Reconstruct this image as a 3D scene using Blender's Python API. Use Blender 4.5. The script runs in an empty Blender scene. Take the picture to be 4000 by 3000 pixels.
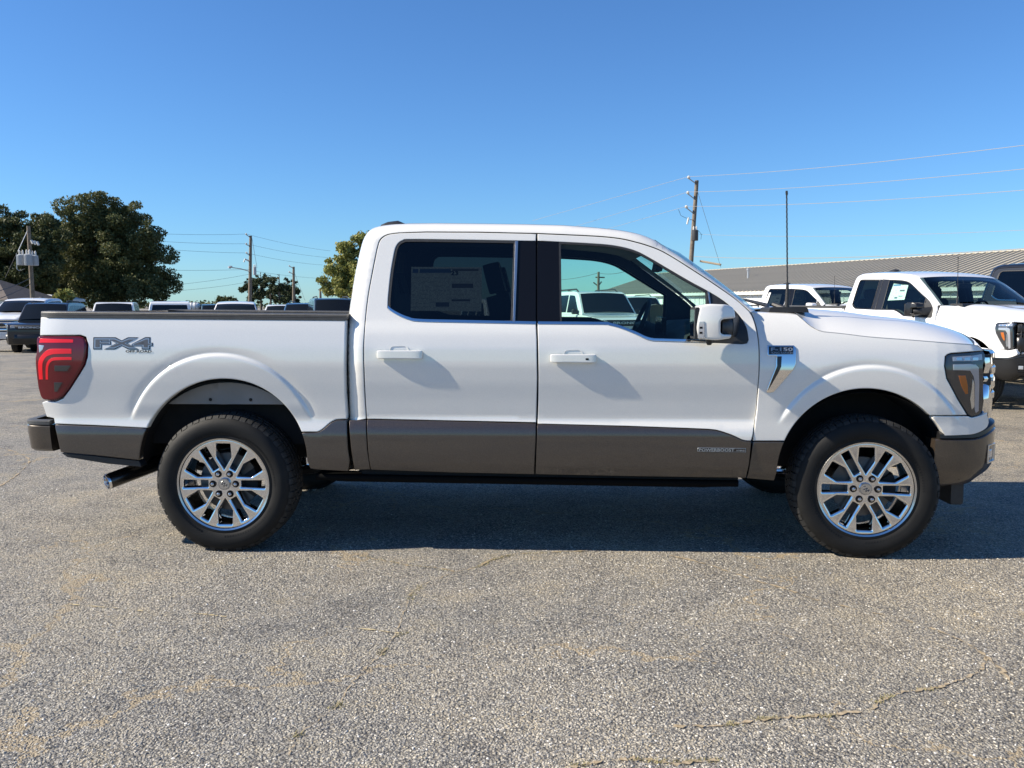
import bpy, bmesh, math, random
import numpy as np
from mathutils import Vector, Matrix, Euler
from mathutils.geometry import delaunay_2d_cdt

# ---------------------------------------------------------------- camera, sky, sun, exposure
SC = bpy.context.scene
COL = SC.collection
F = 3405.0                      # focal length in pixels of the 4000 px wide photograph
EYE = 1.443
TH = math.atan(310 / 3405)      # camera looks down by this much
PHI = math.asin(.141 / 3.69)    # the truck's nose is a little nearer than its tail
OX = -1.679 + .99 * math.sin(PHI)
OY = 5.0 + .99 * math.cos(PHI)

cam_d = bpy.data.cameras.new('camera')
cam = bpy.data.objects.new('camera', cam_d)
COL.objects.link(cam)
cam.location = (0, 0, EYE)
cam.rotation_euler = (math.pi / 2 - TH, 0, 0)
cam_d.sensor_width = 36
cam_d.lens = F / 4000 * 36
cam_d.clip_start = .05
cam_d.clip_end = 3000
SC.camera = cam

# light travels along the truck, a little towards its side and down
U = Vector((math.cos(PHI), -math.sin(PHI), 0))
N = Vector((math.sin(PHI), math.cos(PHI), 0))
TRAVEL = (U * 1.0 + N * .162 + Vector((0, 0, -.72))).normalized()
TOSUN = -TRAVEL
SUN_EL = math.asin(TOSUN.z)
SUN_AZ = math.atan2(TOSUN.x, TOSUN.y)      # clockwise from +Y

world = bpy.data.worlds.new('World')
SC.world = world
world.use_nodes = True
wn = world.node_tree.nodes
wl = world.node_tree.links
wn.clear()
w_out = wn.new('ShaderNodeOutputWorld')
w_bg = wn.new('ShaderNodeBackground')
w_sky = wn.new('ShaderNodeTexSky')
w_sky.sky_type = 'NISHITA'
w_sky.sun_disc = False
w_sky.sun_elevation = SUN_EL
w_sky.sun_rotation = SUN_AZ
w_sky.air_density = 1.0
w_sky.dust_density = .1
w_sky.ozone_density = 1.0
w_sky.altitude = 0
w_bg.inputs['Strength'].default_value = .0585
w_tint = wn.new('ShaderNodeMix')            # the phone's cool white balance, even over the whole sky
w_tint.data_type = 'RGBA'
w_tint.blend_type = 'MULTIPLY'
w_tint.inputs[0].default_value = 1
w_tint.inputs[7].default_value = (.56, .98, 1.52, 1)
wl.new(w_sky.outputs[0], w_tint.inputs[6])
wl.new(w_tint.outputs[2], w_bg.inputs[0])
wl.new(w_bg.outputs[0], w_out.inputs[0])

sun_d = bpy.data.lights.new('sun', 'SUN')
sun_d.energy = 5.0
sun_d.angle = math.radians(.53)
sun_d.color = (1.0, .91, .765)
sun = bpy.data.objects.new('sun', sun_d)
COL.objects.link(sun)
sun.location = (-20, -4, 30)
sun.rotation_euler = TRAVEL.to_track_quat('-Z', 'Y').to_euler()

SC.view_settings.view_transform = 'Standard'
SC.view_settings.look = 'None'
SC.view_settings.gamma = 1
SC.view_settings.exposure = 0.82
SC.view_settings.use_curve_mapping = False
SC.cycles.max_bounces = 10
SC.cycles.transparent_max_bounces = 24
SC.cycles.caustics_reflective = False
SC.cycles.caustics_refractive = False
SC.cycles.sample_clamp_indirect = 6.0

rnd = random.Random(7)

# ---------------------------------------------------------------- projection helpers
def ray(px, py):
    r = (px - 2000) / F
    u = (1500 - py) / F
    c, s = math.cos(TH), math.sin(TH)
    return r, c + u * s, -s + u * c

def wp(px, py, Y):
    """world point seen at a photograph pixel at depth Y"""
    d = ray(px, py)
    t = Y / d[1]
    return Vector((t * d[0], Y, EYE + t * d[2]))

def un(px, py, yl):
    """truck-local (x, z) seen at a photograph pixel on the local plane y = yl"""
    d = ray(px, py)
    n0, n1 = math.sin(PHI), math.cos(PHI)
    t = (yl + OX * n0 + OY * n1) / (d[0] * n0 + d[1] * n1)
    X, Y, Z = t * d[0], t * d[1], EYE + t * d[2]
    return (X - OX) * math.cos(PHI) - (Y - OY) * math.sin(PHI), Z

def on(px, py, W, inset=0.0):
    """truck-local (x, z) of a pixel on the near body side y = -W(x, z)"""
    y = -.97 + inset
    for _ in range(8):
        x, z = un(px, py, y)
        y = -(W(x, z) - inset)
    return x, z

# ---------------------------------------------------------------- 2-D helpers
def dense(poly, step, closed=True):
    out = []
    n = len(poly)
    for i in range(n if closed else n - 1):
        a, b = poly[i], poly[(i + 1) % n]
        k = max(1, int(math.ceil(math.dist(a, b) / step)))
        for j in range(k):
            t = j / k
            out.append((a[0] + (b[0] - a[0]) * t, a[1] + (b[1] - a[1]) * t))
    if not closed:
        out.append(tuple(poly[-1]))
    return out

def rounded(pts, n=6):
    """polygon whose vertices may carry a corner radius (x, y, r)"""
    out = []
    m = len(pts)
    for i in range(m):
        p = pts[i]
        r = p[2] if len(p) > 2 else 0
        if r <= 0:
            out.append((p[0], p[1]))
            continue
        a, b = pts[i - 1], pts[(i + 1) % m]
        da, db = math.dist(p[:2], a[:2]), math.dist(p[:2], b[:2])
        ra, rb = min(r, da * .48), min(r, db * .48)
        A = (p[0] + (a[0] - p[0]) * ra / da, p[1] + (a[1] - p[1]) * ra / da)
        B = (p[0] + (b[0] - p[0]) * rb / db, p[1] + (b[1] - p[1]) * rb / db)
        for j in range(n + 1):
            t = j / n
            out.append(tuple((1 - t) ** 2 * A[k] + 2 * t * (1 - t) * p[k] + t * t * B[k] for k in (0, 1)))
    return out

def spline(pts, n=6):
    """Catmull-Rom through open points"""
    P = [np.array(p[:2], float) for p in pts]
    P = [2 * P[0] - P[1]] + P + [2 * P[-1] - P[-2]]
    out = []
    for i in range(1, len(P) - 2):
        for j in range(n):
            t = j / n
            out.append(tuple(.5 * ((2 * P[i]) + (-P[i - 1] + P[i + 1]) * t + (2 * P[i - 1] - 5 * P[i] + 4 * P[i + 1] - P[i + 2]) * t * t
                                   + (-P[i - 1] + 3 * P[i] - 3 * P[i + 1] + P[i + 2]) * t ** 3)))
    out.append(tuple(P[-2]))
    return out

def area2(p):
    a = np.array(p)
    x, y = a[:, 0], a[:, 1]
    return .5 * float(np.dot(x, np.roll(y, -1)) - np.dot(y, np.roll(x, -1)))

def offset(poly, d):
    """move a ccw polygon's points inwards by d"""
    a = np.array(poly)
    e1 = a - np.roll(a, 1, 0)
    e2 = np.roll(a, -1, 0) - a
    def nrm(e):
        l = np.maximum(np.linalg.norm(e, axis=1, keepdims=True), 1e-9)
        return np.stack([-e[:, 1], e[:, 0]], 1) / l
    n1, n2 = nrm(e1), nrm(e2)
    n = n1 + n2
    l = np.maximum(np.linalg.norm(n, axis=1, keepdims=True), .35)
    n = n / l
    k = np.clip(1 / np.maximum(np.sum(n * n1, 1, keepdims=True), .5), 1, 1.6)
    return a + n * d * k, -n

def inside(pts, poly):
    pts = np.asarray(pts, float)
    p = np.asarray(poly, float)
    x, y = pts[:, 0][:, None], pts[:, 1][:, None]
    x1, y1 = p[:, 0][None], p[:, 1][None]
    x2, y2 = np.roll(p[:, 0], -1)[None], np.roll(p[:, 1], -1)[None]
    c = ((y1 > y) != (y2 > y)) & (x < (x2 - x1) * (y - y1) / np.where(np.abs(y2 - y1) < 1e-12, 1e-12, y2 - y1) + x1)
    return c.sum(1) % 2 == 1

def seg_dist(pts, line):
    """distance of points to an open polyline"""
    pts = np.asarray(pts, float)
    l = np.asarray(line, float)
    a, b = l[:-1][None], l[1:][None]
    p = pts[:, None]
    ab = b - a
    t = np.clip(np.sum((p - a) * ab, 2) / np.maximum(np.sum(ab * ab, 2), 1e-12), 0, 1)
    return np.min(np.linalg.norm(p - (a + ab * t[..., None]), axis=2), 1)

def smooth_table(zs, ws, n=600, sig=.012):
    zz = np.linspace(zs[0], zs[-1], n)
    ww = np.interp(zz, zs, ws)
    k = int(sig / (zz[1] - zz[0]) * 3)
    g = np.exp(-.5 * (np.arange(-k, k + 1) / (k / 3)) ** 2)
    g /= g.sum()
    wp_ = np.concatenate([np.full(k, ww[0]), ww, np.full(k, ww[-1])])
    sl0 = (ww[1] - ww[0]); sl1 = ww[-1] - ww[-2]
    wp_[:k] = ww[0] + sl0 * np.arange(-k, 0)
    wp_[-k:] = ww[-1] + sl1 * np.arange(1, k + 1)
    return zz, np.convolve(wp_, g, 'valid')

# ---------------------------------------------------------------- object helpers
def link(o, parent=None):
    COL.objects.link(o)
    if parent is not None:
        o.parent = parent
    return o

def make(name, verts, faces, mat, parent=None, smooth=True, normals=None):
    me = bpy.data.meshes.new(name)
    me.from_pydata([tuple(map(float, v)) for v in verts], [], [tuple(map(int, f)) for f in faces])
    if mat is not None:
        me.materials.append(mat)
    if smooth:
        me.polygons.foreach_set('use_smooth', [True] * len(me.polygons))
    me.update()
    if normals is not None:
        me.normals_split_custom_set_from_vertices([tuple(map(float, v)) for v in normals])
    return link(bpy.data.objects.new(name, me), parent)

def empty(name, loc=(0, 0, 0), rz=0.0, parent=None):
    o = bpy.data.objects.new(name, None)
    o.empty_display_size = .2
    link(o, parent)
    o.location = loc
    o.rotation_euler = (0, 0, rz)
    return o

def tag(o, label, cat=None, group=None, kind=None):
    if label: o['label'] = label
    if cat: o['category'] = cat
    if group: o['group'] = group
    if kind: o['kind'] = kind
    return o

class MB:
    """collects simple solids into one mesh"""
    def __init__(s):
        s.v, s.f = [], []
    def add(s, v, f):
        k = len(s.v)
        s.v += [tuple(p) for p in v]
        s.f += [tuple(i + k for i in q) for q in f]
        return s
    def box(s, x0, x1, y0, y1, z0, z1, M=None, ch=0.0):
        if ch > 0:
            v = []
            for sx, X in ((-1, x0), (1, x1)):
                for sy, Y in ((-1, y0), (1, y1)):
                    for sz, Z in ((-1, z0), (1, z1)):
                        v.append(((X - sx * ch, Y, Z), (X, Y - sy * ch, Z), (X, Y, Z - sz * ch)))
            bm = bmesh.new()
            for tri in v:
                for p in tri: bm.verts.new(p)
            r = bmesh.ops.convex_hull(bm, input=bm.verts)
            bm.verts.index_update()
            V = [tuple(q.co) for q in bm.verts]
            Fc = [tuple(q.index for q in f.verts) for f in bm.faces]
            bm.free()
        else:
            V = [(x, y, z) for x in (x0, x1) for y in (y0, y1) for z in (z0, z1)]
            Fc = [(0, 1, 3, 2), (4, 6, 7, 5), (0, 4, 5, 1), (2, 3, 7, 6), (0, 2, 6, 4), (1, 5, 7, 3)]
        if M is not None:
            V = [tuple(M @ Vector(p)) for p in V]
        return s.add(V, Fc)
    def tube(s, pts, rad, n=8, caps=True):
        P = [Vector(p) for p in pts]
        if not hasattr(rad, '__len__'): rad = [rad] * len(P)
        V, Fc = [], []
        prev = None
        for i, p in enumerate(P):
            t = (P[min(i + 1, len(P) - 1)] - P[max(i - 1, 0)]).normalized()
            if prev is None:
                a = t.orthogonal().normalized()
            else:
                a = (prev - t * prev.dot(t)).normalized()
            prev = a
            b = t.cross(a)
            for j in range(n):
                th = 2 * math.pi * j / n
                V.append(tuple(p + (a * math.cos(th) + b * math.sin(th)) * rad[i]))
        for i in range(len(P) - 1):
            for j in range(n):
                k = (j + 1) % n
                Fc.append((i * n + j, i * n + k, (i + 1) * n + k, (i + 1) * n + j))
        if caps:
            Fc.append(tuple(range(n - 1, -1, -1)))
            Fc.append(tuple((len(P) - 1) * n + j for j in range(n)))
        return s.add(V, Fc)
    def lathe(s, prof, c=(0, 0, 0), axis='y', n=48, closed=False):
        """prof: list of (radius, along axis)"""
        V, Fc = [], []
        m = len(prof)
        for j in range(n):
            th = 2 * math.pi * j / n
            for r, a in prof:
                u, w = r * math.cos(th), r * math.sin(th)
                p = (u, a, w) if axis == 'y' else ((a, u, w) if axis == 'x' else (u, w, a))
                V.append((p[0] + c[0], p[1] + c[1], p[2] + c[2]))
        for j in range(n):
            k = (j + 1) % n
            for i in range(m if closed else m - 1):
                i2 = (i + 1) % m
                Fc.append((j * m + i, j * m + i2, k * m + i2, k * m + i))
        return s.add(V, Fc)
    def prism(s, poly, y0, y1):
        """polygon in x,z extruded along y"""
        n = len(poly)
        V = [(p[0], y0, p[1]) for p in poly] + [(p[0], y1, p[1]) for p in poly]
        Fc = [tuple(range(n)), tuple(range(2 * n - 1, n - 1, -1))]
        Fc += [(i, i + n, (i + 1) % n + n, (i + 1) % n) for i in range(n)]
        return s.add(V, Fc)
    def build(s, name, mat, parent=None, smooth=False, fix=True):
        o = make(name, s.v, s.f, mat, parent, smooth)
        if fix:
            bm = bmesh.new()
            bm.from_mesh(o.data)
            bmesh.ops.recalc_face_normals(bm, faces=bm.faces)
            bm.to_mesh(o.data)
            bm.free()
        if smooth:
            o.data.set_sharp_from_angle(angle=math.radians(40))
        return o

def grid(name, rows, mat, parent=None, smooth=True, closed_u=False):
    """surface through rows of points"""
    m = len(rows[0])
    V = [p for r in rows for p in r]
    Fc = []
    for i in range(len(rows) - 1):
        for j in range(m if closed_u else m - 1):
            k = (j + 1) % m
            Fc.append((i * m + j, i * m + k, (i + 1) * m + k, (i + 1) * m + j))
    return make(name, V, Fc, mat, parent, smooth)

def panel_geo(outline, W, holes=(), sp=.035, bev=.005, depth=.03, lift=0.0, extra=None):
    """sheet with rolled edges: outline in (x, z), surface y = W(x, z) (outwards positive)"""
    out = dense(outline, sp)
    if area2(out) < 0: out = out[::-1]
    hs = []
    for h in holes:
        h = dense(h, sp)
        if area2(h) < 0: h = h[::-1]
        hs.append(h)
    rings = []          # (points, outward-from-material direction) for outline then holes
    core = []
    if bev > 0:
        c, o = offset(out, bev)
        core.append(c); rings.append((np.array(out), o))
        for h in hs:
            c, o = offset(h, -bev)
            core.append(c); rings.append((np.array(h), -o))
    else:
        for q in [out] + hs:
            core.append(np.array(q)); rings.append((np.array(q), np.zeros((len(q), 2))))
    a = core[0]
    x0, z0 = a.min(0); x1, z1 = a.max(0)
    gx = np.arange(x0 + sp * .5, x1, sp); gz = np.arange(z0 + sp * .5, z1, sp * .87)
    G = np.array([(x + (sp * .5 if j % 2 else 0), z) for j, z in enumerate(gz) for x in gx]).reshape(-1, 2)
    if len(G):
        ok = inside(G, core[0])
        for c in core[1:]: ok &= ~inside(G, c)
        for c in core:
            ok &= seg_dist(G, np.vstack([c, c[:1]])) > sp * .45
        G = G[ok]
    if extra is not None and len(extra):
        E_ = np.array(extra, float)
        ok = inside(E_, core[0])
        for c in core[1:]: ok &= ~inside(E_, c)
        for c in core: ok &= seg_dist(E_, np.vstack([c, c[:1]])) > .006
        E_ = E_[ok]
        # thin the regular grid where the extra points run
        keep = np.array([np.min(np.sum((E_ - g_) ** 2, 1)) > .009 ** 2 for g_ in G])
        G = np.vstack([G[keep], E_])
    allp = [tuple(p) for c in core for p in c]
    edges = []
    k = 0
    for c in core:
        n = len(c)
        edges += [(k + i, k + (i + 1) % n) for i in range(n)]
        k += n
    allp += [tuple(p) for p in G]
    vs, es, fs, ov, oe, of = delaunay_2d_cdt([Vector(p) for p in allp], edges, [], 0, 1e-7)
    VS = np.array([tuple(v) for v in vs])
    FS = [f for f in fs]
    cen = np.array([VS[list(f)].mean(0) for f in FS])
    keep = inside(cen, core[0])
    for c in core[1:]: keep &= ~inside(cen, c)
    FS = [f for f, q in zip(FS, keep) if q]
    imap = {}
    for i, l in enumerate(ov):
        for j in l: imap[j] = i
    def Wv(P):
        return np.array([W(float(p[0]), float(p[1])) for p in P])
    e = 1e-3
    y = Wv(VS)
    nx = (Wv(VS + [e, 0]) - Wv(VS - [e, 0])) / (2 * e)
    nz = (Wv(VS + [0, e]) - Wv(VS - [0, e])) / (2 * e)
    n = np.stack([-nx, np.ones(len(VS)), -nz], 1)
    n /= np.linalg.norm(n, axis=1, keepdims=True)
    V = [(p[0], yy + lift, p[1]) for p, yy in zip(VS, y)]
    Nn = [tuple(q) for q in n]
    Fc = []
    for f in FS:
        a_, b_, c_ = VS[f[0]], VS[f[1]], VS[f[2]]
        cr = (b_[0] - a_[0]) * (c_[1] - a_[1]) - (b_[1] - a_[1]) * (c_[0] - a_[0])
        Fc.append(tuple(f) if cr < 0 else tuple(f)[::-1])     # normals towards +y
    k = 0
    for ci, c in enumerate(core):
        m = len(c)
        P, O = rings[ci]
        idx = [imap[k + i] for i in range(m)]
        k += m
        if depth <= 0: continue
        yb = Wv(P)
        prev = idx
        if bev > 0:
            steps = [(.3, .32, .75), (0., 1., .15), (0., None, 0.)]
        else:
            steps = [(0., None, 0.)]
        nb = np.array([Nn[i] for i in idx])
        for off, dr, wn_ in steps:
            base = len(V)
            for i in range(m):
                q = P[i] + (np.array(c[i]) - P[i]) * off
                d_ = bev * dr if dr is not None else depth
                V.append((q[0], yb[i] + lift - d_, q[1]))
                o3 = np.array([O[i][0], 0, O[i][1]])
                v = nb[i] * wn_ + o3 * (1 - wn_) if bev > 0 else nb[i]
                l = np.linalg.norm(v)
                Nn.append(tuple(v / l) if l > 1e-6 else tuple(nb[i]))
            cur = [base + i for i in range(m)]
            hole = ci > 0
            for i in range(m):
                j = (i + 1) % m
                q = (prev[i], prev[j], cur[j], cur[i])
                Fc.append(q[::-1] if not hole else q)
            prev = cur
    V = np.array(V); Nn = np.array(Nn)
    # orient all faces consistently with the normals we want
    Ff = []
    for f in Fc:
        p = V[list(f)]
        fn = np.cross(p[1] - p[0], p[2] - p[0]) if len(f) == 3 else np.cross(p[2] - p[0], p[3] - p[1])
        if np.dot(fn, Nn[list(f)].mean(0)) < 0: f = tuple(f)[::-1]
        Ff.append(tuple(f))
    return V, Ff, Nn

def panel(name, outline, W, mat, parent, side=-1, **kw):
    """one panel on the near (-1) or far (+1) side; side 0 builds both"""
    geo = panel_geo(outline, W, **kw)
    res = []
    for s in ((-1, 1) if side == 0 else (side,)):
        V, Fc, Nn = geo
        if s == -1:
            V = V * [1, -1, 1]; Nn = Nn * [1, -1, 1]
            Fc = [tuple(f)[::-1] for f in Fc]
        res.append(make(name, V, Fc, mat, parent, True, Nn))
    return res if side == 0 else res[0]

def text_geo(body, bold=0.0):
    cu = bpy.data.curves.new('lettering', 'FONT')
    cu.body = body
    cu.size = 1
    cu.offset = bold
    cu.resolution_u = 2
    ob = bpy.data.objects.new('lettering', cu)
    COL.objects.link(ob)
    dg = bpy.context.evaluated_depsgraph_get()
    me = bpy.data.meshes.new_from_object(ob.evaluated_get(dg))
    V = np.array([tuple(v.co) for v in me.vertices])
    Fc = [tuple(p.vertices) for p in me.polygons]
    bpy.data.objects.remove(ob)
    bpy.data.meshes.remove(me)
    bpy.data.curves.remove(cu)
    V = V[:, :2]
    lo, hi = V.min(0), V.max(0)
    return (V - lo) / (hi - lo), Fc

def lettering(name, body, box, W, mat, parent, lift=.003, bold=.0, shear=0.0, grow=0.0):
    """flat lettering on the near side: box = (x0, x1, z0, z1) in truck-local metres"""
    V, Fc = text_geo(body, bold)
    x0, x1, z0, z1 = box
    P = []
    for u, v in V:
        x = x0 - grow + (x1 - x0 + 2 * grow) * u + shear * (v - .5) * (z1 - z0)
        z = z0 - grow + (z1 - z0 + 2 * grow) * v
        P.append((x, -(W(x, z) + lift), z))
    return make(name, P, Fc, mat, parent, False)
# ---------------------------------------------------------------- materials
MATS = {}
def pbsdf(name, col, rough=.5, metal=0., coat=0., coat_r=.03, spec=.5, **kw):
    m = bpy.data.materials.new(name)
    m.use_nodes = True
    b = m.node_tree.nodes['Principled BSDF']
    b.inputs['Base Color'].default_value = (*col, 1)
    b.inputs['Roughness'].default_value = rough
    b.inputs['Metallic'].default_value = metal
    b.inputs['Coat Weight'].default_value = coat
    b.inputs['Coat Roughness'].default_value = coat_r
    b.inputs['Specular IOR Level'].default_value = spec
    for k, v in kw.items():
        b.inputs[k].default_value = v
    MATS[name] = m
    return m

def nd(m, typ, **kw):
    n = m.node_tree.nodes.new(typ)
    for k, v in kw.items():
        if k.startswith('i_'):
            key = k[2:]
            n.inputs[int(key) if key.isdigit() else key.replace('_', ' ')].default_value = v
        else:
            setattr(n, k, v)
    return n

def lk(m, a, b):
    m.node_tree.links.new(a, b)

def ramp(m, stops, interp='LINEAR'):
    r = m.node_tree.nodes.new('ShaderNodeValToRGB')
    r.color_ramp.interpolation = interp
    el = r.color_ramp.elements
    while len(el) < len(stops): el.new(.5)
    for e, (p, c) in zip(el, stops):
        e.position = p
        e.color = (*c, 1) if len(c) == 3 else c
    return r

def noisy(name, c0, c1, scale=6., rough=.6, detail=6, bump=0., bscale=80., coord='Object', **kw):
    m = pbsdf(name, c0, rough, **kw)
    b = m.node_tree.nodes['Principled BSDF']
    tc = nd(m, 'ShaderNodeTexCoord')
    n = nd(m, 'ShaderNodeTexNoise', i_Scale=scale, i_Detail=detail)
    lk(m, tc.outputs[coord], n.inputs['Vector'])
    r = ramp(m, [(.3, c0), (.7, c1)])
    lk(m, n.outputs['Fac'], r.inputs[0])
    lk(m, r.outputs[0], b.inputs['Base Color'])
    if bump:
        n2 = nd(m, 'ShaderNodeTexNoise', i_Scale=bscale, i_Detail=4)
        lk(m, tc.outputs[coord], n2.inputs['Vector'])
        bp = nd(m, 'ShaderNodeBump', i_Strength=bump, i_Distance=.02)
        lk(m, n2.outputs['Fac'], bp.inputs['Height'])
        lk(m, bp.outputs[0], b.inputs['Normal'])
    return m

def car_paint(name, col, flake=.035, metal=0., rough=.38, cior=1.9):
    """clear-coated paint with a fine flake and the slightest orange peel"""
    m = pbsdf(name, col, rough, metal, coat=1., coat_r=.015, **{'Coat IOR': cior})
    b = m.node_tree.nodes['Principled BSDF']
    tc = nd(m, 'ShaderNodeTexCoord')
    v = nd(m, 'ShaderNodeTexVoronoi', i_Scale=420.)
    lk(m, tc.outputs['Object'], v.inputs['Vector'])
    h = nd(m, 'ShaderNodeHueSaturation', i_Saturation=1.)
    mp = nd(m, 'ShaderNodeMapRange', i_1=0., i_2=1., i_3=1 - flake, i_4=1 + flake)
    sep = nd(m, 'ShaderNodeSeparateColor')
    lk(m, v.outputs['Color'], sep.inputs[0])
    lk(m, sep.outputs[0], mp.inputs[0])
    lk(m, mp.outputs[0], h.inputs['Value'])
    h.inputs['Color'].default_value = (*col, 1)
    lk(m, h.outputs[0], b.inputs['Base Color'])
    n2 = nd(m, 'ShaderNodeTexNoise', i_Scale=7., i_Detail=2)
    lk(m, tc.outputs['Object'], n2.inputs['Vector'])
    bp = nd(m, 'ShaderNodeBump', i_Strength=.02, i_Distance=.01)
    lk(m, n2.outputs['Fac'], bp.inputs['Height'])
    lk(m, bp.outputs[0], b.inputs['Coat Normal'])
    return m

def pane(name, tint, rough=0.0, ior=1.5):
    """thin automotive glass: tinted see-through plus a mirror reflection that grows at grazing angles"""
    m = bpy.data.materials.new(name)
    m.use_nodes = True
    nt = m.node_tree
    nt.nodes.clear()
    o = nt.nodes.new('ShaderNodeOutputMaterial')
    t = nd(m, 'ShaderNodeBsdfTransparent')
    t.inputs[0].default_value = (*tint, 1)
    g = nd(m, 'ShaderNodeBsdfGlossy')
    g.inputs['Roughness'].default_value = rough
    fr = nd(m, 'ShaderNodeFresnel', i_IOR=ior)
    ge = nd(m, 'ShaderNodeNewGeometry')           # the same reflection from either face of the sheet
    io = nd(m, 'ShaderNodeMapRange', i_1=0., i_2=1., i_3=ior, i_4=1 / ior)
    lk(m, ge.outputs['Backfacing'], io.inputs[0])
    lk(m, io.outputs[0], fr.inputs['IOR'])
    mx = nd(m, 'ShaderNodeMixShader')
    lk(m, fr.outputs[0], mx.inputs[0])
    lk(m, t.outputs[0], mx.inputs[1])
    lk(m, g.outputs[0], mx.inputs[2])
    lk(m, mx.outputs[0], o.inputs[0])
    MATS[name] = m
    return m

WHITE = car_paint('white_paint', (.78, .762, .71))
BROWN = car_paint('bronze_paint', (.056, .042, .031), flake=.3, metal=.35, rough=.38, cior=1.6)
CHROME = pbsdf('chrome', (.78, .78, .79), .05, 1.)
CHROME_SATIN = pbsdf('satin_chrome', (.55, .55, .56), .2, 1.)
BLACK_PL = noisy('black_plastic', (.018, .018, .019), (.026, .026, .027), 40, .48, bump=.15, bscale=300)
BLACK_GL = pbsdf('gloss_black', (.006, .006, .007), .18, spec=.3)
GREY_PL = noisy('grey_rail_plastic', (.05, .05, .05), (.075, .074, .07), 30, .5, bump=.15, bscale=400)
DARK = pbsdf('underbody_black', (.010, .010, .011), .8)
LINER = noisy('liner_black', (.008, .008, .009), (.014, .014, .014), 8, .85)
INTER = noisy('interior_black', (.014, .014, .016), (.022, .022, .024), 12, .7)
SEATM = noisy('seat_leather', (.035, .026, .02), (.05, .036, .028), 12, .55)
RUBBER = noisy('tyre_rubber', (.006, .006, .006), (.012, .0117, .0114), 9, .68, bump=.1, bscale=160, spec=.3)
TREADM = noisy('tyre_tread', (.012, .0117, .0113), (.024, .023, .0215), 22, .75, bump=.2, bscale=120)
GLASS = pane('window_glass', (.74, .93, .86))
GLASS_TINT = pane('privacy_glass', (.15, .18, .185))
GLASS_SHIELD = pane('windshield_glass', (.72, .88, .84))
REDD = pbsdf('lamp_dark_red', (.12, .003, .008), .12, coat=.35)
REDB = pbsdf('lamp_bright_red', (.90, .004, .014), .3, coat=.2)
AMBER = pbsdf('lamp_amber', (.40, .105, .008), .2, coat=.6)
LAMPG = pbsdf('lamp_clear', (.45, .47, .5), .12, .3, coat=1.)
LAMPK = pbsdf('lamp_smoked', (.03, .031, .034), .05, coat=1.)
STEEL = noisy('bare_steel', (.09, .09, .09), (.16, .155, .15), 14, .45, metal=.7)
PRIMER = noisy('inner_panel_paint', (.20, .195, .185), (.26, .25, .24), 5, .6)  # white inner panel with the wheel well's shade painted in as grey
ALU = pbsdf('brushed_aluminium', (.5, .5, .5), .3, 1.)
BADGE_K = pbsdf('badge_black', (.012, .012, .014), .25, coat=.5)
BADGE_S = pbsdf('badge_silver', (.36, .38, .40), .3, .6)
BADGE_G = pbsdf('badge_grey', (.10, .105, .115), .35)
PAPER = pbsdf('paper', (.75, .76, .74), .7)
EXH = pbsdf('black_chrome', (.06, .058, .056), .22, .9)
BLACK_SG = pbsdf('satin_black', (.012, .012, .013), .3)
LAMPD = pbsdf('lamp_grey', (.36, .37, .40), .1, .3, coat=1.)
STEP = pbsdf('step_black', (.004, .004, .004), .85, spec=.1)  # black board, colour darkened further so it sinks into the truck's shadow
GLASS_DIM = pane('dim_windshield', (.42, .50, .48))
DARKPANE = pbsdf('rear_pane', (.010, .012, .014), .05, spec=.5)
# ---------------------------------------------------------------- ground
def gz(x, y):
    """the lot falls away gently behind the truck"""
    t = min(max((5 - x) / 16, 0), 1)
    return -.0135 * min(max(y - 8, 0), 32) * t * t * (3 - 2 * t)

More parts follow.
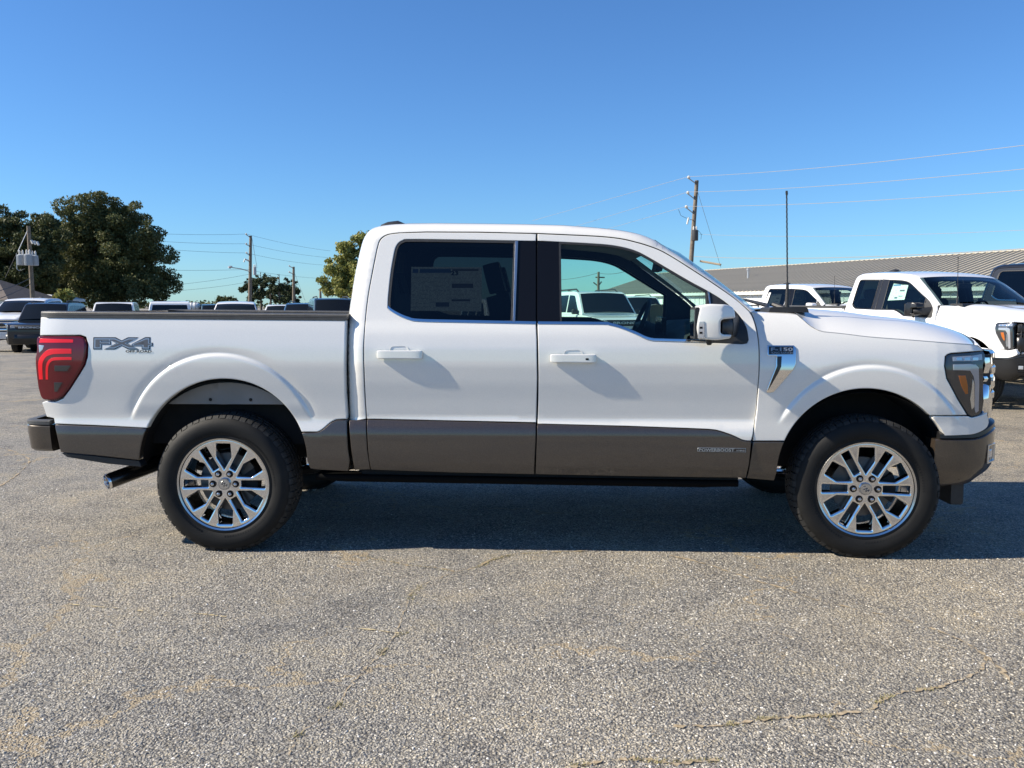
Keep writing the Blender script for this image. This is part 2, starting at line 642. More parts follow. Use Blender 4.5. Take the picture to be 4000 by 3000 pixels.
def ground_material():
    m = pbsdf('weathered_asphalt', (.2, .2, .19), .85, spec=.3)
    b = m.node_tree.nodes['Principled BSDF']
    g = nd(m, 'ShaderNodeNewGeometry')
    pos = g.outputs['Position']
    v1 = nd(m, 'ShaderNodeTexVoronoi', i_Scale=108., i_Randomness=1.)
    v2 = nd(m, 'ShaderNodeTexVoronoi', i_Scale=260., i_Randomness=1.)
    big = nd(m, 'ShaderNodeTexNoise', i_Scale=.55, i_Detail=6, i_Roughness=.62)
    mid = nd(m, 'ShaderNodeTexNoise', i_Scale=3.2, i_Detail=5, i_Roughness=.6)
    for t in (v1, v2, big, mid): lk(m, pos, t.inputs['Vector'])
    s1 = nd(m, 'ShaderNodeSeparateColor'); lk(m, v1.outputs['Color'], s1.inputs[0])
    s2 = nd(m, 'ShaderNodeSeparateColor'); lk(m, v2.outputs['Color'], s2.inputs[0])
    stone = ramp(m, [(0, (.10, .099, .098)), (.22, (.24, .236, .23)), (.5, (.43, .415, .385)), (.8, (.62, .57, .47)), (1, (.86, .82, .74))])
    lk(m, s1.outputs[0], stone.inputs[0])
    fine = ramp(m, [(0, (.14, .138, .136)), (.5, (.35, .342, .325)), (1, (.56, .53, .47))])
    lk(m, s2.outputs[1], fine.inputs[0])
    mx = nd(m, 'ShaderNodeMix', data_type='RGBA')
    # fewer coarse stones where the fines have filled up
    mk = nd(m, 'ShaderNodeMapRange', i_1=.35, i_2=.7, i_3=.85, i_4=.30); mk.clamp = True
    lk(m, mid.outputs['Fac'], mk.inputs[0])
    lk(m, mk.outputs[0], mx.inputs[0]); lk(m, fine.outputs[0], mx.inputs[6]); lk(m, stone.outputs[0], mx.inputs[7])
    # scattered larger stones
    v3 = nd(m, 'ShaderNodeTexVoronoi', i_Scale=62., i_Randomness=1.); lk(m, pos, v3.inputs['Vector'])
    s3 = nd(m, 'ShaderNodeSeparateColor'); lk(m, v3.outputs['Color'], s3.inputs[0])
    pk = nd(m, 'ShaderNodeMath', operation='GREATER_THAN'); lk(m, s3.outputs[2], pk.inputs[0]); pk.inputs[1].default_value = .72
    nr = nd(m, 'ShaderNodeMath', operation='LESS_THAN'); lk(m, v3.outputs['Distance'], nr.inputs[0]); nr.inputs[1].default_value = .40
    pm = nd(m, 'ShaderNodeMath', operation='MULTIPLY'); lk(m, pk.outputs[0], pm.inputs[0]); lk(m, nr.outputs[0], pm.inputs[1])
    bigc = ramp(m, [(0, (.28, .27, .26)), (.4, (.50, .455, .37)), (1, (.68, .62, .50))]); lk(m, s3.outputs[0], bigc.inputs[0])
    m3 = nd(m, 'ShaderNodeMix', data_type='RGBA'); lk(m, pm.outputs[0], m3.inputs[0]); lk(m, mx.outputs[2], m3.inputs[6]); lk(m, bigc.outputs[0], m3.inputs[7])
    mx = m3
    # binder between the stones
    gap = ramp(m, [(.28, (1, 1, 1)), (.68, (.56, .55, .54))])
    lk(m, v1.outputs['Distance'], gap.inputs[0])
    mg = nd(m, 'ShaderNodeMix', data_type='RGBA', blend_type='MULTIPLY'); mg.inputs[0].default_value = 1
    lk(m, mx.outputs[2], mg.inputs[6]); lk(m, gap.outputs[0], mg.inputs[7])
    # stains and sandy patches
    pat = ramp(m, [(.30, (.70, .71, .73)), (.44, (1.02, 1.02, 1.01)), (.58, (1.22, 1.19, 1.12)), (.74, (1.5, 1.39, 1.18))])
    lk(m, big.outputs['Fac'], pat.inputs[0])
    mp = nd(m, 'ShaderNodeMix', data_type='RGBA', blend_type='MULTIPLY'); mp.inputs[0].default_value = 1
    lk(m, mg.outputs[2], mp.inputs[6]); lk(m, pat.outputs[0], mp.inputs[7])
    pat2 = ramp(m, [(.30, (.72, .72, .74)), (.52, (1, 1, 1)), (.72, (1.2, 1.14, 1.02))])
    lk(m, mid.outputs['Fac'], pat2.inputs[0])
    mq = nd(m, 'ShaderNodeMix', data_type='RGBA', blend_type='MULTIPLY'); mq.inputs[0].default_value = 1
    lk(m, mp.outputs[2], mq.inputs[6]); lk(m, pat2.outputs[0], mq.inputs[7])
    # hairline cracks filled with pale sand, warped so that no two run alike
    wz = nd(m, 'ShaderNodeTexNoise', i_Scale=1.1, i_Detail=5, i_Roughness=.65); lk(m, pos, wz.inputs['Vector'])
    wsub = nd(m, 'ShaderNodeVectorMath', operation='MULTIPLY_ADD'); lk(m, wz.outputs['Color'], wsub.inputs[0]); wsub.inputs[1].default_value = (1.5, 1.5, 0); lk(m, pos, wsub.inputs[2])
    cr = nd(m, 'ShaderNodeTexVoronoi', feature='DISTANCE_TO_EDGE', i_Scale=.42); lk(m, wsub.outputs[0], cr.inputs['Vector'])
    br = nd(m, 'ShaderNodeTexNoise', i_Scale=.8, i_Detail=3); lk(m, pos, br.inputs['Vector'])
    wd_ = nd(m, 'ShaderNodeMapRange', i_1=.42, i_2=.60, i_3=0., i_4=.0085); lk(m, br.outputs['Fac'], wd_.inputs[0])
    lt_ = nd(m, 'ShaderNodeMath', operation='LESS_THAN'); lk(m, cr.outputs['Distance'], lt_.inputs[0]); lk(m, wd_.outputs[0], lt_.inputs[1])
    sb = nd(m, 'ShaderNodeMath', operation='MULTIPLY'); lk(m, lt_.outputs[0], sb.inputs[0]); sb.inputs[1].default_value = .7
    mc = nd(m, 'ShaderNodeMix', data_type='RGBA'); lk(m, sb.outputs[0], mc.inputs[0]); lk(m, mq.outputs[2], mc.inputs[6]); mc.inputs[7].default_value = (.46, .37, .24, 1)
    # sandy washes with soft edges
    sw_ = nd(m, 'ShaderNodeTexNoise', i_Scale=.9, i_Detail=8, i_Roughness=.7, i_Distortion=.6); lk(m, pos, sw_.inputs['Vector'])
    sr = nd(m, 'ShaderNodeMapRange', i_1=.54, i_2=.76, i_3=0., i_4=.30); lk(m, sw_.outputs['Fac'], sr.inputs[0])
    ms = nd(m, 'ShaderNodeMix', data_type='RGBA'); lk(m, sr.outputs[0], ms.inputs[0]); lk(m, mc.outputs[2], ms.inputs[6]); ms.inputs[7].default_value = (.50, .435, .325, 1)
    # the lot turns sandier towards the right and rear
    sx_ = nd(m, 'ShaderNodeSeparateXYZ'); lk(m, wsub.outputs[0], sx_.inputs[0])
    wr_ = nd(m, 'ShaderNodeMapRange', i_1=.2, i_2=6., i_3=0., i_4=1.); lk(m, sx_.outputs[0], wr_.inputs[0])
    wa = nd(m, 'ShaderNodeMix', data_type='RGBA'); lk(m, wr_.outputs[0], wa.inputs[0]); wa.inputs[6].default_value = (1, 1, 1, 1); wa.inputs[7].default_value = (1.12, 1.05, .92, 1)
    mw = nd(m, 'ShaderNodeMix', data_type='RGBA', blend_type='MULTIPLY'); mw.inputs[0].default_value = 1
    lk(m, ms.outputs[2], mw.inputs[6]); lk(m, wa.outputs[2], mw.inputs[7])
    dk = nd(m, 'ShaderNodeMix', data_type='RGBA', blend_type='MULTIPLY'); dk.inputs[0].default_value = 1
    dk.inputs[7].default_value = (.74, .74, .745, 1)
    lk(m, mw.outputs[2], dk.inputs[6])
    lk(m, dk.outputs[2], b.inputs['Base Color'])
    h = nd(m, 'ShaderNodeMath', operation='MULTIPLY_ADD')
    lk(m, v2.outputs['Distance'], h.inputs[0]); h.inputs[1].default_value = .35
    lk(m, v1.outputs['Distance'], h.inputs[2])
    bp = nd(m, 'ShaderNodeBump', invert=True, i_Strength=.85, i_Distance=.009)
    lk(m, h.outputs[0], bp.inputs['Height'])
    lk(m, bp.outputs[0], b.inputs['Normal'])
    return m
ASPHALT = ground_material()
ys = [-60, 0, 4, 8, 10, 14, 20, 26, 32, 38, 40, 44, 60, 120, 300, 900]
xs = [-900, -300, -100, -40, -20, -15, -11, -8, -5, -2, 1, 3, 5, 15, 40, 100, 300, 900]
tag(grid('parking_lot', [[(x, y, gz(x, y)) for x in xs] for y in ys], ASPHALT, smooth=True), 'weathered grey asphalt parking lot with exposed aggregate', kind='structure')

# loose and exposed stones in the foreground, as real pebbles
def pebbles():
    r = np.random.RandomState(3)
    pts = []
    for k in range(3):
        n = 26000
        Y = 2.35 + (6.9 - 2.35) * r.rand(n) ** 1.35
        X = (r.rand(n) * 2 - 1) * (.62 * Y + .25)
        keep = np.sin(X * 3.1 + 1.3 * np.sin(Y * 2.3 + k)) + np.sin(Y * 4.7 + X * 1.7 + k * 2) + r.randn(n) * .9 > -.2
        pts.append(np.stack([X[keep], Y[keep], np.full(keep.sum(), -.001)], 1))
    P = np.concatenate(pts)
    me = bpy.data.meshes.new('loose_stones')
    me.vertices.add(len(P))
    me.vertices.foreach_set('co', P.ravel())
    me.update()
    o = link(bpy.data.objects.new('loose_stones', me))
    ng = bpy.data.node_groups.new('pebble_scatter', 'GeometryNodeTree')
    ng.interface.new_socket('Geometry', in_out='INPUT', socket_type='NodeSocketGeometry')
    ng.interface.new_socket('Geometry', in_out='OUTPUT', socket_type='NodeSocketGeometry')
    N_ = ng.nodes; L_ = ng.links
    gi = N_.new('NodeGroupInput'); go = N_.new('NodeGroupOutput')
    ico = N_.new('GeometryNodeMeshIcoSphere'); ico.inputs['Radius'].default_value = 1; ico.inputs['Subdivisions'].default_value = 1
    sp_ = N_.new('GeometryNodeSetPosition')
    nz = N_.new('FunctionNodeRandomValue'); nz.data_type = 'FLOAT_VECTOR'
    nz.inputs[0].default_value = (-.28, -.28, -.28); nz.inputs[1].default_value = (.28, .28, .28)
    L_.new(ico.outputs[0], sp_.inputs[0]); L_.new(nz.outputs[0], sp_.inputs['Offset'])
    mt = N_.new('GeometryNodeSetMaterial')
    L_.new(sp_.outputs[0], mt.inputs[0])
    iop = N_.new('GeometryNodeInstanceOnPoints')
    L_.new(gi.outputs[0], iop.inputs['Points']); L_.new(mt.outputs[0], iop.inputs['Instance'])
    rr = N_.new('FunctionNodeRandomValue'); rr.data_type = 'FLOAT_VECTOR'
    rr.inputs[0].default_value = (-.5, -.5, 0); rr.inputs[1].default_value = (.5, .5, 6.28)
    L_.new(rr.outputs[0], iop.inputs['Rotation'])
    rs = N_.new('FunctionNodeRandomValue'); rs.data_type = 'FLOAT_VECTOR'
    rs.inputs[0].default_value = (.0018, .0018, .0018); rs.inputs[1].default_value = (.0078, .0070, .0062)
    rs.inputs['Seed'].default_value = 5
    L_.new(rs.outputs[0], iop.inputs['Scale'])
    st = N_.new('GeometryNodeStoreNamedAttribute'); st.data_type = 'FLOAT'; st.domain = 'INSTANCE'
    st.inputs['Name'].default_value = 'tone'
    rv = N_.new('FunctionNodeRandomValue'); rv.data_type = 'FLOAT'; rv.inputs['Seed'].default_value = 11
    L_.new(iop.outputs[0], st.inputs[0]); L_.new(rv.outputs[1], st.inputs['Value'])
    L_.new(st.outputs[0], go.inputs[0])
    m = pbsdf('pebble', (.3, .28, .25), .8, spec=.35)
    at = nd(m, 'ShaderNodeAttribute', attribute_type='INSTANCER', attribute_name='tone')
    rp = ramp(m, [(0, (.10, .099, .097)), (.25, (.24, .23, .215)), (.65, (.40, .37, .315)), (.93, (.54, .495, .41)), (1, (.74, .72, .68))])
    lk(m, at.outputs['Fac'], rp.inputs[0])
    lk(m, rp.outputs[0], m.node_tree.nodes['Principled BSDF'].inputs['Base Color'])
    mt.inputs['Material'].default_value = m
    o.modifiers.new('scatter', 'NODES').node_group = ng
    return o
tag(pebbles(), 'small tan and grey stones lying in the worn asphalt', 'gravel', kind='stuff')

# cracks, the moss in them and an old paint line
def gp(px, py):
    d = ray(px, py)
    t = -EYE / d[2]
    return (d[0] * t, d[1] * t)
CRACKS = [
    ([(1370, 2158), (1440, 2182), (1520, 2195), (1600, 2212), (1690, 2216), (1780, 2234)], .012),
    ([(1780, 2234), (1860, 2220), (1925, 2185), (2010, 2166), (2120, 2160), (2330, 2150)], .014),
    ([(1780, 2234), (1700, 2268), (1630, 2300), (1595, 2350), (1570, 2420), (1545, 2470), (1495, 2550), (1440, 2600), (1370, 2680), (1320, 2755), (1250, 2810), (1160, 2880), (1130, 2960)], .0045),
    ([(2620, 2172), (2760, 2205), (2900, 2252), (3060, 2300), (3190, 2345), (3360, 2385), (3560, 2430), (3700, 2480), (3800, 2530), (3890, 2600), (3960, 2680)], .016),
    ([(3850, 2570), (3830, 2620), (3740, 2660), (3660, 2690), (3560, 2700), (3440, 2740), (3400, 2775), (3240, 2795), (3080, 2805), (2940, 2815), (2830, 2836), (2640, 2840)], .014),
    ([(2230, 2994), (2370, 2976), (2500, 2968), (2640, 2985), (2800, 2972)], .016),
    ([(0, 1900), (60, 1860), (115, 1800), (60, 1765), (0, 1750)], .02),
    ([(3900, 1665), (3960, 1672), (4050, 1690)], .02),
]
SAND = noisy('crack_sand', (.26, .20, .12), (.46, .37, .25), 60, .95, coord='Object')
OLDPAINT = noisy('worn_yellow_paint', (.42, .36, .24), (.52, .41, .22), 25, .9)
CRK = bpy.data.objects['parking_lot']
def ribbon(name, px, width, mat, z=.004, seed=0, jit=1.0):
    r = random.Random(seed)
    P = spline([gp(*p) for p in px], 10)
    P = [(p[0] + r.gauss(0, .004) * jit, p[1] + r.gauss(0, .005) * jit) for p in P]
    rows = []
    for i, p in enumerate(P):
        t = np.array(P[min(i + 1, len(P) - 1)]) - np.array(P[max(i - 1, 0)])
        t = t / max(np.linalg.norm(t), 1e-6)
        n = np.array([-t[1], t[0]])
        w = width * max(.04, r.uniform(-.5, 1.0)) * .5
        zz = gz(p[0], p[1]) + z
        rows.append([(p[0] - n[0] * w, p[1] - n[1] * w, zz), (p[0] + n[0] * w, p[1] + n[1] * w, zz)])
    return grid(name, rows, mat, CRK, smooth=False)
for i, (px, w) in enumerate(CRACKS):
    ribbon('crack', px, w * 1.5, SAND, seed=i)
for i, px in enumerate([[(760, 2398), (830, 2405), (885, 2412)], [(1350, 2452), (1450, 2462), (1560, 2476)], [(240, 2360), (420, 2375), (560, 2388)]]):
    ribbon('worn_paint_line', px, .016, OLDPAINT, seed=30 + i, jit=.3)
# moss and grass
def crack_grass():
    r = np.random.RandomState(8)
    V, Fc = [], []
    segs = [((1405, 2170), (1560, 2202), 14), ((1560, 2202), (1770, 2232), 18), ((1860, 2220), (1925, 2187), 26), ((1925, 2187), (2010, 2166), 22), ((2020, 2166), (2300, 2154), 22), ((1595, 2345), (1640, 2290), 26), ((1480, 2560), (1510, 2535), 18), ((1545, 2490), (1590, 2470), 12), ((1300, 2770), (1335, 2745), 16), ((1150, 2885), (1175, 2865), 12),
            ((2830, 2838), (2880, 2828), 14), ((2960, 2812), (3040, 2806), 22), ((3120, 2804), (3260, 2796), 26), ((3420, 2750), (3475, 2716), 24), ((2460, 2968), (2580, 2978), 22), ((2580, 2980), (2820, 2972), 26), ((2230, 2994), (2310, 2984), 14), ((3560, 2700), (3680, 2688), 12), ((40, 1870), (110, 1805), 12)]
    for a, b, n in segs:
        A, B = np.array(gp(*a)), np.array(gp(*b))
        for _ in range(n * 4):
            t = r.rand()
            c = A + (B - A) * t + r.randn(2) * np.array([.012, .007])
            h = r.uniform(.002, .006)
            th = r.rand() * 6.28
            w = r.uniform(.0012, .0028)
            d = np.array([math.cos(th), math.sin(th)])
            e = d * r.uniform(.002, .012)
            k = len(V)
            V += [(c[0] - d[1] * w, c[1] + d[0] * w, .001), (c[0] + d[1] * w, c[1] - d[0] * w, .001), (c[0] + e[0], c[1] + e[1], .004 + h)]
            Fc.append((k, k + 1, k + 2))
    return make('crack_grass', V, Fc, noisy('dry_moss', (.19, .165, .075), (.33, .285, .14), 30, .9), None, False)
tag(crack_grass(), 'tufts of dry moss and grass growing in the asphalt cracks', 'moss', kind='stuff')
# ---------------------------------------------------------------- the white pickup truck
SZ, SW = smooth_table(
    [.30, .38, .43, .455, .48, .52, .60, .70, .74, .762, .785, .90, 1.0, 1.10, 1.20, 1.27, 1.31, 1.345, 1.40, 1.95],
    [.90, .935, .966, .988, .990, .998, 1.001, 1.000, .995, .984, .971, .982, .995, 1.003, .999, .986, .972, .955, .937, .774])
BZ, BW = smooth_table(
    [.30, .42, .48, .55, .70, .74, .78, .90, 1.0, 1.1, 1.2, 1.3, 1.36, 1.42],
    [.94, .975, .988, .994, .992, .984, .974, .983, .994, 1.002, .997, .983, .971, .960], sig=.02)
FZ, FW = smooth_table(
    [.30, .42, .48, .60, .72, .80, .90, 1.0, 1.1, 1.18, 1.24, 1.29, 1.34, 1.38, 1.45],
    [.93, .968, .985, .995, .995, .992, .993, .997, .996, .986, .970, .949, .922, .895, .84], sig=.02)
FTX = [3.9, 4.05, 4.15, 4.25, 4.35, 4.42, 4.47, 4.505, 4.53, 4.56]
FTD = [0, 0, -.006, -.02, -.052, -.10, -.16, -.235, -.33, -.50]

def circ(cx, cy, R, y=-1.0):
    a = un(cx, cy, y); b = un(cx + R, cy, y); c = un(cx, cy - R, y)
    return a[0], a[1], .5 * (abs(b[0] - a[0]) + abs(c[1] - a[1]))
FLR = circ(862, 1761, 378); FLF = circ(3393, 1810, 386)
FT = [-.09, -.045, -.018, -.006, .000, .006, .013, .022, .08, .3]
FV = [0, -.0005, -.0030, -.0055, -.0045, .0020, .0065, .0080, .0085, .0085]
_ft, _fv = smooth_table(FT, FV, n=900, sig=.0028)
def crease_pts(c):
    out = []
    for t in (-.045, -.030, -.020, -.013, -.008, -.0045, -.0015, .0015, .0045, .0075, .011, .015, .020, .028, .04):
        R = c[2] - t
        for q in np.arange(.05, math.pi - .05, .014 / R * 1.0):
            out.append((c[0] + R * math.cos(q), c[1] + R * math.sin(q)))
    return out
def flare(c, x, z, z0):
    t = c[2] - math.hypot(x - c[0], z - c[1])
    if t < -.09: return 0.0
    k = (z - z0) / .12
    k = 0 if k < 0 else (1 if k > 1 else k * k * (3 - 2 * k))
    return float(np.interp(t, _ft, _fv)) * k

def Wd(x, z): return float(np.interp(z, SZ, SW))
def Wb(x, z):
    w = float(np.interp(z, BZ, BW))
    if x < -.90: w -= ((-.90 - x) / .24) ** 2 * .035
    return w + flare(FLR, x, z, .76)
def Wf(x, z):
    w = float(np.interp(z, FZ, FW)) + float(np.interp(x, FTX, FTD))
    return w + flare(FLF, x, z, .76)

def arc(cx, cy, R, y_from, right_to_left=True, y_to=None, n=40):
    """photograph pixels along a wheel opening from its right foot over the top to its left foot"""
    a0 = math.asin(max(-1, min(1, (cy - y_from) / R)))
    a1 = math.pi - math.asin(max(-1, min(1, (cy - (y_to if y_to else y_from)) / R)))
    p = [(cx + R * math.cos(a0 + (a1 - a0) * i / n), cy - R * math.sin(a0 + (a1 - a0) * i / n)) for i in range(n + 1)]
    return p if right_to_left else p[::-1]

def PX(pts, W, inset=0.0):
    return [on(p[0], p[1], W, inset) for p in pts]

GAP_REAR = spline([(1433, 1636), (1425, 1500), (1422, 1370), (1426, 1280), (1438, 1166), (1457, 1060), (1474, 975)], 5) + \
    spline([(1475, 971), (1484, 942), (1499, 926), (1522, 916), (1560, 911)], 5)[1:]
GAP_TOP = [(1666, 908), (1870, 909), (2095, 914)]
GAP_TOP2 = spline([(2099, 914), (2213, 919), (2335, 925), (2416, 933), (2477, 946), (2538, 964), (2599, 990), (2701, 1053), (2782, 1106), (2864, 1163), (2904, 1196), (2926, 1217)], 5)
GAP_FRONT = spline([(2926, 1217), (2939, 1239), (2951, 1275), (2960, 1323), (2964, 1371), (2964, 1447), (2960, 1507), (2953, 1600), (2948, 1640), (2938, 1722)], 4)
WIN_R_TOP = spline([(1514, 1203), (1516, 1158), (1526, 1064), (1538, 995), (1545, 967), (1556, 949), (1574, 938), (1602, 934), (1788, 936), (2093, 941)], 5)
WIN_R_BOT = spline([(1514, 1203), (1528, 1217), (1560, 1235), (1593, 1248), (1634, 1256), (1788, 1260), (2093, 1266)], 5)
WIN_F_TOP = spline([(2100, 940), (2180, 944), (2294, 950), (2375, 956), (2436, 966), (2489, 982), (2538, 1007), (2620, 1055), (2701, 1102), (2766, 1137), (2823, 1172), (2864, 1206), (2896, 1242), (2917, 1283), (2925, 1328)], 5)
WIN_F_BOT = spline([(2100, 1266), (2351, 1268), (2380, 1271), (2410, 1278), (2449, 1292), (2489, 1309), (2518, 1323), (2546, 1331), (2579, 1333), (2742, 1338), (2900, 1345)], 5)
SILL = [(1434, 1636), (2094, 1652)]
SILL2 = [(2100, 1655), (2452, 1664), (2700, 1673)] + spline([(2769, 1676), (2805, 1681), (2859, 1699), (2904, 1719), (2934, 1722)], 4)

def shift(pts, dx, dy): return [(p[0] + dx, p[1] + dy) for p in pts]

def build_truck(root):
    # ---- pickup box
    lamp = rounded([(148, 1314, 10), (312, 1314, 0), (330, 1320, 12), (338, 1348, 10), (336, 1391, 20), (327, 1424, 10), (308, 1456), (271, 1514), (243, 1551, 14), (216, 1564, 10), (172, 1562, 10), (160, 1550, 8), (150, 1512, 10), (141, 1439, 10), (139, 1396, 10), (146, 1367, 6), (144, 1328, 8)])
    lamp_cut = [(163, 1573)] + [(176, 1568), (216, 1570), (246, 1557), (275, 1518), (313, 1459), (333, 1425), (342, 1392), (344, 1346), (335, 1316), (314, 1309), (155, 1310)]
    o = [(158, 1240), (750, 1246), (1351, 1252), (1349, 1350), (1347, 1450), (1349, 1540), (1354, 1610), (1355, 1637)]
    o += spline([(1313, 1639), (1290, 1651), (1263, 1674), (1243, 1686), (1225, 1687)], 4)
    o += arc(872, 1807, 328, 1687, y_to=1672) + [(380, 1662), (213, 1655), (209, 1634), (181, 1628)] + lamp_cut
    panel('bed_side', PX(o, Wb), Wb, WHITE, root, 0, bev=.007, depth=.05, sp=.02, extra=crease_pts(FLR))
    o = [(214, 1658), (380, 1665)] + [(872 + 328 * math.cos(a), 1807 - 328 * math.sin(a)) for a in np.linspace(math.pi - .42, math.pi - .03, 8)] + [(380, 1779), (237, 1766), (222, 1700)]
    panel('bed_lower_panel', PX(o, Wb), Wb, BROWN, root, 0, bev=.006, depth=.05, lift=.003)
    o = [(1355, 1640), (1359, 1753), (1366, 1800), (1360, 1841), (1236, 1834), (1212, 1830), (1204, 1810)] + [(872 + 328 * math.cos(a), 1807 - 328 * math.sin(a)) for a in np.linspace(.02, .36, 8)] + \
        [(1225, 1690)] + spline([(1243, 1689), (1263, 1677), (1290, 1654), (1313, 1642)], 4)
    panel('bed_lower_panel', PX(o, Wb), Wb, BROWN, root, 0, bev=.006, depth=.05, lift=.003)
    # black valance strip under the rear quarter
    o = [(240, 1770), (380, 1783), (542, 1800), (552, 1824), (420, 1812), (262, 1786)]
    panel('rear_valance', PX(o, lambda x, z: .965), lambda x, z: .965, BLACK_PL, root, 0, bev=.004, depth=.08)
    # tail lamps with their light bars
    for s in (-1, 1):
        t = panel('tail_lamp', PX(lamp, Wb), Wb, REDD, root, s, bev=.010, depth=.05, lift=.008, sp=.025)
        t['label'] = 'dark red wrap-round lens with bright C-shaped light bars'
        Wl = lambda x, z: Wb(x, z) + .0095
        bar = spline([(280, 1362), (210, 1362), (186, 1366), (168, 1380), (152, 1402), (148, 1430), (152, 1483)], 5)
        bar2 = spline([(168, 1483), (166, 1440), (168, 1415), (180, 1396), (196, 1388), (215, 1384), (280, 1383)], 5)
        panel('light_bar', PX(bar + bar2, Wl), Wl, REDB, t, s, bev=.003, depth=.008, sp=.02)
        bar = spline([(280, 1395), (215, 1396), (195, 1402), (183, 1416), (178, 1440), (178, 1483)], 5)
        bar2 = spline([(188, 1483), (188, 1440), (194, 1420), (204, 1411), (220, 1408), (280, 1407)], 5)
        panel('light_bar', PX(bar + bar2, Wl), Wl, REDB, t, s, bev=.002, depth=.008, sp=.02)
        panel('light_bar', PX([(156, 1322), (286, 1326), (286, 1339), (152, 1339)], Wl), Wl, REDB, t, s, bev=.002, depth=.008, sp=.02)
        panel('reverse_lens', PX([(150, 1347), (172, 1349), (166, 1366), (153, 1378)], Wl), Wl, LAMPG, t, s, bev=.002, depth=.008, sp=.02)
        panel('reflector', PX([(212, 1428), (276, 1428), (262, 1450), (212, 1450)], Wl), Wl, LAMPK, t, s, bev=.002, depth=.006, sp=.02)
        panel('reflector', PX([(210, 1494), (244, 1494), (222, 1530), (212, 1530)], Wl), Wl, LAMPK, t, s, bev=.002, depth=.006, sp=.02)
    # rail caps: long stepped mouldings on the bed sides
    zr = lambda x: 1.405 - (x + 1.056) * .0095
    for s in (-1, 1):
        rows = []
        for x in np.linspace(-1.075, .735, 30):
            zt = zr(x)
            w0 = Wb(x, 1.36) + .003 - (.03 if x < -1.07 else 0)
            prof = [(w0, zt - .036), (w0, zt - .022), (w0 - .004, zt - .0205), (w0 - .0005, zt - .019), (w0 - .001, zt - .013), (w0 - .005, zt - .011), (w0 - .002, zt - .009), (w0 - .006, zt - .002), (w0 - .012, zt), (w0 - .09, zt + .002), (w0 - .12, zt), (w0 - .13, zt - .01), (w0 - .13, zt - .06)]
            rows.append([(x, s * a, b) for a, b in prof])
        rows = [[(rows[0][0][0], s * .9, zr(-1.07) - .02)] * len(rows[0])] + rows + [[(.737, s * .9, zr(.73) - .02)] * len(rows[0])]
        grid('bed_rail', rows, GREY_PL, root).data.set_sharp_from_angle(angle=math.radians(30))
    # box interior
    zi = 1.37
    m = MB().box(-1.06, .73, -.86, .86, .86, .90)
    for i in range(9): m.box(-1.04, .72, -.72 + i * .17, -.66 + i * .17, .90, .912)
    m.build('bed_floor', BLACK_PL, root)
    for s in (-1, 1):
        MB().box(-1.06, .73, s * .84 - .01, s * .84 + .01, .88, zi).build('bed_inner_wall', BLACK_PL, root)
        wh = [(x, .905 + .17 * math.sqrt(max(0, 1 - (x / .50) ** 2))) for x in np.linspace(-.5, .5, 16)]
        MB().prism(wh, s * .58, s * .83).build('wheel_housing', BLACK_PL, root)
    MB().box(.70, .74, -.84, .84, .88, 1.365).build('bed_front_wall', BLACK_PL, root)
    # tailgate
    rows = []
    for z, dx in ((.80, .03), (.84, .0), (1.0, -.012), (1.2, -.016), (1.33, -.02), (1.375, -.016), (1.395, .0), (1.40, .03), (1.40, .07)):
        rows.append([(-1.095 + dx - .06 * (1 - (y / .86) ** 2), y, z) for y in np.linspace(-.86, .86, 17)])
    grid('tailgate', rows, WHITE, root)
    MB().box(-1.19, -1.13, -.17, .17, 1.24, 1.29, ch=.01).build('tailgate_handle', BLACK_PL, root)
    MB().box(-1.06, -1.02, -.83, .83, .86, 1.385).build('tailgate_inner', BLACK_PL, root)
    # rear bumper: swept round the tail
    plan = [(-1.02, -.985), (-1.10, -.982), (-1.155, -.965), (-1.185, -.93), (-1.20, -.88), (-1.235, -.6), (-1.25, -.3), (-1.255, 0)]
    plan = plan + [(p[0], -p[1]) for p in plan[-2::-1]]
    def sweep(name, plan, prof, mat, parent=root, vary=None):
        """profile of (outward offset, z) swept along a plan line (x, y)"""
        P = np.array(plan); n = len(P)
        rows = []
        for i in range(n):
            t = P[min(i + 1, n - 1)] - P[max(i - 1, 0)]
            t = t / np.linalg.norm(t)
            nn = np.array([t[1], -t[0]])
            if np.dot(nn, P[i] - np.array([1.7, 0])) < 0: nn = -nn
            rows.append([(P[i][0] + nn[0] * o_, P[i][1] + nn[1] * o_, z if vary is None else vary(P[i][0], z)) for o_, z in prof])
        ob = grid(name, rows, mat, parent)
        bm = bmesh.new(); bm.from_mesh(ob.data)
        ends = [[v for v in bm.verts if (v.co - Vector(rows[e][k])).length < 1e-5][0] for e in (0, -1) for k in range(0)]
        for e in (0, -1):
            vs = []
            for q in rows[e]:
                c = min(bm.verts, key=lambda v: (v.co - Vector(q)).length)
                if c not in vs: vs.append(c)
            try: bm.faces.new(vs)
            except ValueError: pass
        bmesh.ops.recalc_face_normals(bm, faces=bm.faces)
        bm.to_mesh(ob.data); bm.free()
        ob.data.set_sharp_from_angle(angle=math.radians(35))
        return ob
    bmp = sweep('rear_bumper', spline(plan, 4), [(-.10, .742), (-.006, .742), (.0, .735), (.0, .70), (-.012, .60), (-.03, .585), (-.10, .585)], BROWN)
    sweep('bumper_step_pad', spline(plan, 4), [(-.05, .770), (-.008, .770), (.001, .764), (.001, .745), (-.02, .744), (-.05, .744)], GREY_PL, bmp)
    sweep('bumper_lower_skirt', spline([(p[0] * .985, p[1] * .72) for p in plan if abs(p[1]) < .94], 3), [(-.08, .588), (-.012, .588), (-.03, .53), (-.08, .53)], BLACK_PL, bmp)
    # exhaust with its open tip
    a = un(417, 1883, -.90)
    c = Vector((a[0], -.90, a[1]))
